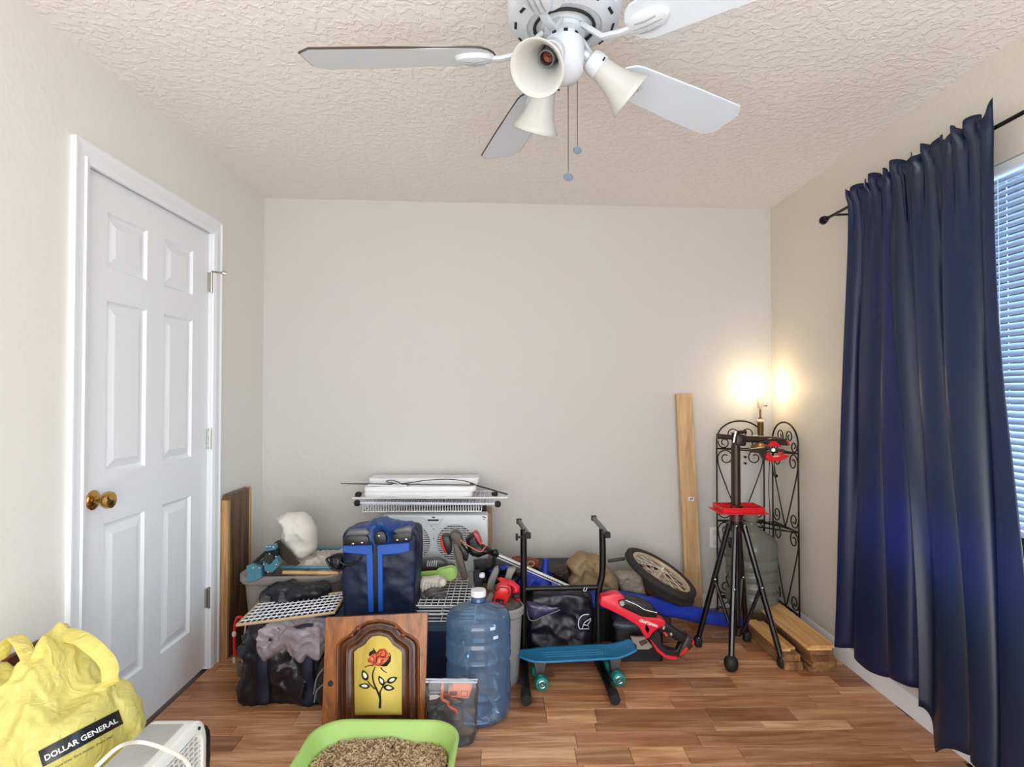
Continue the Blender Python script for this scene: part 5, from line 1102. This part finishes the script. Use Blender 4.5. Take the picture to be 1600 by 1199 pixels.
# dark tools layer
m = crumple(zs(((560, 700), (700, 690), (860, 720), (940, 800), (900, 860), (700, 880), (560, 860)), Z3), 2.88, .10, 0.030, 14, 8); tag(m.obj('dark_clothes', m_ny), 'bunched dark cloth under the silver shaft of the pole tool', 'cloth')
m = crumple(zs(((655, 760), (760, 730), (830, 730), (800, 770), (690, 800)), Z3), 2.86, .05, 0.015, 14, 2); tag(m.obj('blue_strap', m_blu), 'bit of blue cloth behind the two grey tool handles', 'cloth')
m = crumple(zs(((855, 830), (880, 795), (960, 775), (1010, 790), (1120, 850), (1138, 870), (1138, 925), (900, 925)), Z3), 2.97, .12, 0.012, 8, 5); tag(m.obj('blue_bundle', m_blu), 'rounded royal blue bundle under the silver shaft', 'bundle')
m = crumple(zs(((1138, 862), (1180, 868), (1245, 905), (1240, 922), (1138, 922)), Z3), 2.955, .05, 0.004, 8, 2); tag(m.obj('pale_blue_cloth', mat('pale_blue', (84, 130, 206), .5)), 'paler blue piece of cloth at the lower end of the silver shaft', 'cloth')
c_ = W(*Z3(1092, 765), 3.14); zt_ = W(*Z3(1092, 672), 3.14).z
m = MB(); m.lathe([(.045, -.05), (.040, -.02), (.024, .0), (.0155, (zt_-c_.z)*.7), (.0145, zt_-c_.z), (0, zt_-c_.z)], 24, Matrix.Translation(c_)); tag(m.obj('blue_funnel', m_blu), 'royal blue funnel neck standing up behind the silver shaft', 'funnel')
m = crumple(zs(((845, 680), (900, 672), (1000, 685), (1045, 700), (1048, 760), (1000, 760), (940, 740), (860, 730)), Z3), 3.12, .09, 0.012, 20, 5)
tag(m.obj('patterned_basket', mat('rust_pattern', (176, 84, 50), .7, vs=60, col2=(60, 40, 30))), 'rust and brown patterned basket behind the left upright of the black frame', 'basket')
m = MB(); p = W(*Z3(985, 712), 3.10); m.tube([p+Vector((.018*math.cos(a), 0, .014*math.sin(a))) for a in [i/16*2*PI for i in range(16)]], .004, 6, closed=True); tag(m.obj('tan_ring', m_card), 'small tan ring on the patterned basket', 'ring')
m = crumple(zs(((1110, 775), (1160, 745), (1260, 725), (1290, 800), (1250, 850), (1180, 830), (1130, 790)), Z3), 3.02, .07, 0.024, 25, 6); tag(m.obj('tool_pouch', mat('dark_brown_leather', (62, 50, 42), .6, var=.5, vs=30)), 'dark brown tool pouch between the silver shaft and the khaki cloth', 'pouch')
m_kh = mat('khaki_cotton', (150, 128, 94), .85, bump=.25, bs=250)
m = crumple(zs(((1250, 735), (1345, 655), (1385, 645), (1420, 665), (1500, 672), (1530, 690), (1590, 790), (1640, 850), (1650, 930), (1600, 950), (1480, 930), (1300, 910), (1240, 850), (1290, 800)), Z3), 3.0, .14, 0.044, 11, 12); tag(m.obj('khaki_trousers', m_kh, sharp=80), 'crumpled khaki brown work clothes heaped on the black crate', 'clothes')
m = MB(); m.tube([W(*Z5(470, 268), 3.2), W(*Z5(595, 250), 3.2)], .010, 8); tag(m.obj('dark_pipe', mat('gunmetal2', (66, 60, 58), .5)), 'short dark pipe poking out behind the khaki clothes', 'pipe')
m = crumple(zs(((525, 375), (570, 350), (700, 345), (730, 400), (765, 530), (690, 530), (560, 500), (540, 450)), Z5), 3.06, .08, 0.024, 12, 3); tag(m.obj('grey_sack', mat('grey_canvas', (150, 142, 126), .7, bump=.3, bs=60), sharp=80), 'crumpled grey beige sack beside the bicycle wheels', 'sack')
m = crumple(zs(((720, 430), (790, 470), (840, 550), (770, 535), (740, 480)), Z5), 3.08, .05, 0.006, 12, 2); tag(m.obj('red_brown_cloth', mat('maroon_cloth', (104, 50, 38), .7)), 'small red brown cloth between the grey sack and the wheels', 'cloth')
# bicycle wheels
m_tyre = mat('tyre_rubber', (46, 42, 40), .8, bump=.8, bs=170, dist=.004); m_rim = mat('dull_alloy', (214, 200, 172), .35, .4); m_spk = mat('spoke_steel', (230, 220, 196), .35, .4)
def wheel(c, nrm, Rw, label):
    nrm = Vector(nrm).normalized(); Q = Matrix.Translation(c) @ nrm.to_track_quat('Z', 'Y').to_matrix().to_4x4()
    t = thing('bicycle_wheel', label, 'wheel', c, 0, 'small bicycle wheels')
    rt = .021; N_ = 56
    m = MB(); m.tube([Q @ Vector(((Rw-rt)*math.cos(2*PI*i/N_), (Rw-rt)*math.sin(2*PI*i/N_), 0)) for i in range(N_)], rt, 12, closed=True); ty = m.obj('tyre', m_tyre, t)
    m = MB()
    for i in range(64):
        for s_ in (-1, 1):
            a = 2*PI*(i+.25*(s_ > 0))/64; b_ = .55; p = Vector(((Rw-rt+rt*math.cos(b_)), 0, s_*rt*math.sin(b_))); M_ = Q @ eul(0, 0, a) @ Matrix.Translation(p); q = MB(); q.box((0, 0, 0), (.005, .012, .007), (0, -s_*b_, 0)); m.add(q.v, q.f, M_)
    k = m.obj('tread_knobs', m_tyre, ty); 
    m = MB(); m.lathe([(Rw-2*rt+.004, -.012), (Rw-2*rt-.012, -.009), (Rw-2*rt-.014, 0), (Rw-2*rt-.012, .009), (Rw-2*rt+.004, .012), (Rw-2*rt+.006, 0), (Rw-2*rt+.004, -.012)], 56, Q); m.obj('rim', m_rim, t)
    m = MB(); m.lathe([(0, -.04), (.006, -.04), (.006, -.027), (.02, -.026), (.02, -.022), (.012, -.02), (.012, .02), (.02, .022), (.02, .026), (.006, .027), (.006, .04), (0, .04)], 20, Q); m.obj('hub', m_spk, t)
    for i in range(28):
        s_ = 1 if i % 2 else -1; a = 2*PI*i/28; b_ = a+(.9 if (i//2) % 2 else -.9); rr_ = Rw-2*rt-.010
        m = MB(); m.tube([Q @ Vector((.018*math.cos(b_), .018*math.sin(b_), s_*.024)), Q @ Vector((rr_*math.cos(a), rr_*math.sin(a), 0))], .0021, 4); m.obj('spoke', m_spk, t)
    return t
Wc = W(1031.5, 896, 3.08)
wheel(Wc, (.46, -.16, .88), .205, 'small bicycle wheel tilted on top of the other wheel in front of the tall board')
wheel(Wc+Vector((.045, .11, -.097)), (.44, -.14, .88), .180, 'small bicycle wheel lying underneath the other tilted wheel')
# long royal blue bag
path = cr([W(870, 945, 2.955), W(925, 938, 2.955), W(980, 941, 2.97), W(1040, 950, 3.05), W(1100, 963, 3.09), W(1150, 974, 3.13), W(1168, 979, 3.14)], 8)
m = MB(); n = len(path); rad = [.036+.020*math.sin(PI*min(1, i/n*1.05+.12))*(1+.12*noise.noise(Vector((i*.4, 0, 0)))) for i in range(n)]; rad[-1] = .008; rad[-2] = .018; rad[-3] = .026
m.tube(path, rad, 20, flat=.8)
m.v = [tuple(Vector(v)+Vector((0, 1, 1))*(.014*(.3-abs(noise.noise(Vector((v[0]*5, v[1]*22, v[2]*22))))))) for v in m.v]
t = thing('long_bag', 'long royal blue fabric sleeve bag sloping down behind the stand legs', 'bag', W(1100, 963, 3.09)); m.obj('sleeve', m_blu, t, sharp=80)
m = MB(); m.tube(cr([W(1112, 960, 3.04), W(1122, 948, 3.05), W(1130, 952, 3.05)]), .003, 5); m.obj('drawstring', m_bd, t)
# ---------------------------------------------------------------- black metal frame stand
YS = 2.75; m_bf = mat('matte_black_steel', (12, 11, 13), .35, .2); m_bk2 = mat('grey_cast', (112, 110, 110), .35, .6)
xl, xr = .101, .474
st = thing('metal_stand', 'black steel frame with two uprights and top arms straddling the blue skateboard', 'stand', ((xl+xr)/2, YS, 0))
m = MB(); m.tube([(xl, YS, .02), (xl, YS, .655)], .0155, 12); m.obj('upright', m_bf, st)
m = MB(); m.tube(cr([(.458, YS, .02), (.455, YS, .25), (.458, YS, .36), (.474, YS, .43), (.478, YS, .52), (.476, YS, .655)]), .0155, 12); m.obj('upright', m_bf, st)
m = MB(); m.tube([(xl, YS, .372), (.462, YS, .378)], .0125, 12); cbx = m.obj('cross_bar', m_bf, st)
vs, fs = textmesh('U', .026, shear=.3); m = MB(); o0 = W(*Z3(1366, 975), YS-.0135); m.add([(o0.x+v.x, YS-.0135, .372+v.y-.009) for v in vs], fs); m.obj('lettering', MATS['print_white'], cbx)
for x, (n0, n1), (g0, g1) in ((xl, (825, 837), (811, 813)), (.476, (949, 836), (928, 808))):
    A_ = W(n0, n1, 2.68); B_ = W(g0, g1, 3.0); B_.z = W(g0, g1+2, 3.0).z
    m = MB(); m.tube(cr([A_, A_.lerp(B_, .3)+Vector((0, 0, .003)), A_.lerp(B_, .7), B_], 5), .0125, 8); ar = m.obj('top_arm', m_bk2, st)
    for p in (A_, B_): m = MB(); m.box(p, (.027, .02, .027), (0, 0, 0), .003); m.obj('end_cap', m_dark, ar)
    m = MB(); m.tube([(x, YS, .64), (x, YS, A_.lerp(B_, .22).z)], .014, 10); m.obj('post_top', m_bf, st)
p = W(*Z3(885, 515), 2.72); m = MB(); m.tube([p, p+Vector((.03, 0, .0))], .005, 8); m.b2(p-Vector((.008, .008, .016)), p+Vector((.004, .008, .016)), .003); m.obj('lock_screw', m_bf, st)
for x, x1 in ((xl, .100), (.458, .470)):
    m = MB(); m.tube([(x1, 2.425, .024), (x, YS, .024), (x-.01, 3.0 if x < .3 else 2.95, .024)], .0195, 12); ft = m.obj('foot', m_bf, st)
    m = MB(); m.tube([(x1, 2.412, .024), (x1, 2.475, .024)], .0225, 12); m.obj('rubber_cap', MATS['rubber_black'], ft)
# backpack behind the frame
t = thing('backpack', 'dark navy bag with a white round emblem behind the black metal frame', 'backpack', (.33, 2.87, 0))
m = MB(); m.soft((.284, 2.845, .165), (.152, .052, .16), 26, 6, .014, 9, 17, lambda h: (h.x, h.y, max(h.z, -.163))); m.obj('body', mat('ink_navy_nylon', (11, 12, 32), .35, var=.4, vs=8, bump=.4, bs=22, dist=.006), t, sharp=60)
ye = 2.775
m = MB(); m.tube(cr([W(*Z5(*p), ye) for p in ((262, 765), (252, 735), (262, 690), (290, 665), (330, 660))]), .0022, 5); m.tube(cr([W(*Z5(*p), ye) for p in ((280, 765), (300, 720), (345, 690))]), .0018, 5); m.tube([W(*Z5(*p), ye) for p in ((262, 768), (330, 766), (322, 735), (345, 700))], .0018, 5); m.tube([W(*Z5(*p), ye) for p in ((290, 735), (318, 742))], .0018, 5); m.obj('emblem', mat('emblem_white', (225, 225, 230), .5), t)
m = MB(); m.tube(cr([W(*Z3(*p), 2.785) for p in ((950, 1000), (965, 1100), (1000, 1130), (1080, 1100), (1200, 1050))]), .003, 5); m.obj('piping', MATS['grey_piping'], t)
m = crumple(zs(((945, 990), (1000, 1000), (1210, 1020), (1200, 1060), (1010, 1130), (965, 1100)), Z3), 2.785, .03, 0.006, 14, 3); tag(m.obj('plastic_wrap', mat('violet_grey_film', (70, 66, 98), .2, var=.4, vs=14)), 'shiny dark plastic wrap on the bag behind the black frame', 'plastic sheet')
m = MB(); m.soft(W(*Z5(380, 855), 2.78), (.012, .006, .006), 4, 2, 0); 
# black box under the saw and grey panel
crate(.54, .79, 2.80, 2.91, .20, 'black plastic crate on the floor behind the red saw', m_crt)
m = crumple(zs(((505, 750), (520, 720), (700, 720), (740, 770), (700, 790), (560, 790)), Z5), 2.765, .03, 0.004, 10, 2); tag(m.obj('grey_case', mat('slate_case', (52, 60, 70), .4)), 'slate grey case in front of the black crate under the red saw', 'case')
m = MB(); m.slab(zs(((640, 830), (740, 830), (800, 900), (770, 920), (660, 920)), Z5), 2.735, .02, .002); k = tag(m.obj('pale_card', mat('pale_card', (158, 150, 140), .6)), 'pale card lying between the skateboard tail and the red saw', 'card')
m = MB(); m.slab(zs(((695, 860), (745, 845), (765, 870), (715, 895)), Z5), 2.7325, .004, .0005); m.obj('brown_patch', mat('brown_patch', (88, 60, 42), .6), k)
# ---------------------------------------------------------------- red saw
YW = 2.69
sw = thing('power_saw', 'red and black cordless saw leaning nose up on the black crate', 'power saw', W(1070, 1025, YW))
m = MB(); m.slab(zs(((412, 598), (422, 532), (455, 525), (520, 508), (560, 512), (600, 548), (640, 640), (760, 678), (850, 690), (895, 712), (890, 745), (835, 770), (800, 800), (772, 842), (748, 842), (720, 790), (690, 748), (600, 690), (500, 640)), Z5), YW-.03, .06, .007, 2); body = m.obj('housing', mat('crimson_plastic', (226, 34, 58), .35), sw)
m = MB(); m.slab(zs(((545, 562), (600, 548), (720, 575), (800, 608), (835, 642), (835, 688), (720, 682), (600, 625), (556, 602)), Z5), YW-.04, .08, .008, 2); gp = m.obj('front_grip', m_bd, sw)
m = MB(); m.tube(cr([W(*Z5(*p), YW-.042) for p in ((600, 556), (680, 590), (740, 625), (830, 648))]), .0018, 6); m.obj('grip_line', MATS['print_white'], gp)
m = MB(); m.tube([W(*Z5(573, 580), YW-.048), W(*Z5(573, 580), YW-.03)], .0115, 14); m.obj('knob', m_bk2, gp)
m = MB(); m.slab(zs(((745, 740), (755, 735), (775, 770), (765, 800), (745, 775)), Z5), YW-.032, .006, .001); m.obj('vent', mat('dark_red', (120, 14, 26), .5), body)
P_o = [(835, 712), (875, 702), (935, 745), (1000, 790), (1060, 822), (1040, 900), (1000, 975), (940, 988), (880, 968), (835, 925), (790, 865), (772, 838), (805, 800), (835, 765)]
P_h = [(858, 800), (905, 790), (960, 850), (1008, 868), (978, 930), (905, 915), (870, 885)]
# handle bars round an open grip hole
m.slab(zs(((835, 712), (875, 702), (935, 745), (1000, 790), (1060, 822), (1030, 882), (1008, 868), (960, 850), (905, 790), (858, 800), (835, 765)), Z5), YW-.022, .044, .006, 2)
m.slab(zs(((835, 765), (858, 800), (870, 885), (905, 915), (978, 930), (1008, 868), (1032, 885), (1000, 975), (940, 982), (885, 960), (835, 918), (790, 862), (772, 838), (805, 800)), Z5), YW-.020, .040, .004, 1)
hd = m.obj('handle', m_bd, sw)
m = MB(); m.slab(zs(((778, 845), (800, 862), (850, 925), (900, 962), (985, 972), (985, 990), (935, 997), (885, 980), (830, 935)), Z5), YW-.024, .048, .004, 1); m.obj('lower_guard', MATS['crimson_plastic'], sw)
m = MB(); m.slab(zs(((1030, 870), (1060, 818), (1082, 838), (1108, 862), (1100, 900), (1060, 935), (1000, 985), (985, 965)), Z5), YW-.034, .068, .007, 2); bt = m.obj('battery', mat('battery_black', (46, 38, 40), .45), sw)
m = MB(); m.slab(zs(((1085, 840), (1108, 862), (1100, 895), (1085, 880), (1095, 865)), Z5), YW-.036, .072, .002); m.slab(zs(((1000, 955), (1045, 900), (1062, 912), (1055, 935), (1005, 972)), Z5), YW-.037, .02, .002); m.obj('battery_stripe', m_red, bt)
m = MB(); m.slab(zs(((865, 790), (895, 785), (915, 815), (900, 830), (880, 805)), Z5), YW-.012, .024, .003); m.obj('trigger', MATS['muted_red'], hd)
m = MB(); m.slab(zs(((870, 770), (880, 745), (892, 750), (884, 775)), Z5), YW-.026, .006, .001); m.slab(zs(((925, 800), (940, 795), (945, 815), (930, 818)), Z5), YW-.026, .006, .001); m.obj('button', mat('pale_grey_button', (170, 165, 165), .5), hd)
vs, fs = textmesh('CRAFTSMAN', .02, off=.0006); wv = max(v.x for v in vs); a0 = W(*Z5(699, 712), YW-.0315); a1 = W(*Z5(830, 757), YW-.0315); e = (a1-a0); k = e.length/wv; e.normalize(); up_ = Vector((-e.z, 0, e.x))
m = MB(); m.add([a0+e*v.x*k+up_*v.y*k*1.15 for v in vs], fs); m.obj('lettering', MATS['print_white'], body)
# ---------------------------------------------------------------- skateboard
m_sb = mat('teal_blue_plastic', (38, 124, 172), .3, var=.08, vs=20); m_whl = mat('teal_wheel', (20, 132, 122), .35)
SA, SB = Vector((.062, 2.598, .118)), Vector((.612, 2.652, .118)); sd = (SB-SA).normalized(); sn = Vector((-sd.y, sd.x, 0)); SL = (SB-SA).length
sk = thing('skateboard', 'small blue plastic skateboard with teal wheels under the black metal frame', 'skateboard', (SA+SB)/2-Vector((0, 0, .118)))
def dk(u, v):
    x = u*SL; k = max(0, 1-(max(0, .30-u)/.30)**2.2)**.5 if u < .30 else (1-.25*(max(0, u-.7)/.3)**2 if u < .97 else .75*max(0, 1-((u-.97)/.03)**2)**.5+.02)
    hwid = .076*max(k, .02); z = .030*max(0, (u-.80)/.2)**1.5+.012*max(0, (.12-u)/.12)+.006*(abs(v-.5)*2)**3-.004
    return SA+sd*x+sn*(v-.5)*2*hwid+Vector((0, 0, z))
m = MB(); m.grid(dk, 60, 12); m.obj('deck', m_sb, sk, solid=.008, offs=1, sharp=60)
m = MB()
for v in (.35, .5, .65): m.tube([dk(.22+.5*i/20, v)+Vector((0, 0, .009)) for i in range(21)], .0016, 5)
m.obj('deck_ridge', m_sb, sk)
m = MB()
for i in range(5): m.tube([dk(.64+i*.025, .45)+Vector((0, 0, .0095)), dk(.65+i*.025, .58)+Vector((0, 0, .0095))], .001, 4)
m.obj('deck_marking', mat('pale_teal_print', (110, 175, 205), .5), sk)
for u in (.19, .815):
    c_ = SA+sd*SL*u; c_.z = .030
    m = MB(); m.tube([c_-sn*.062, c_+sn*.062], .006, 8); m.prism([c_-sn*.02-sd*.015, c_-sn*.02+sd*.015, c_-sn*.025+sd*.03+Vector((0, 0, .082)), c_-sn*.025-sd*.03+Vector((0, 0, .082))], sn*.045, .002); tk = m.obj('truck', m_bk2, sk)
    for s_ in (-1, 1):
        w0 = c_+sn*s_*.058; Q = Matrix.Translation(w0) @ (sn*s_).to_track_quat('Z', 'Y').to_matrix().to_4x4()
        m = MB(); m.lathe([(.012, -.020), (.027, -.019), (.030, -.012), (.030, .012), (.027, .019), (.019, .021), (.017, .012), (0, .011)], 28, Q); wh = m.obj('wheel', m_whl, tk)
        m = MB(); m.lathe([(.0175, .0215), (.015, .0225), (.013, .0215)], 24, Q); m.lathe([(0, .024), (.005, .024), (.005, .012)], 10, Q); m.obj('bearing', m_wh if False else m_steel, wh)
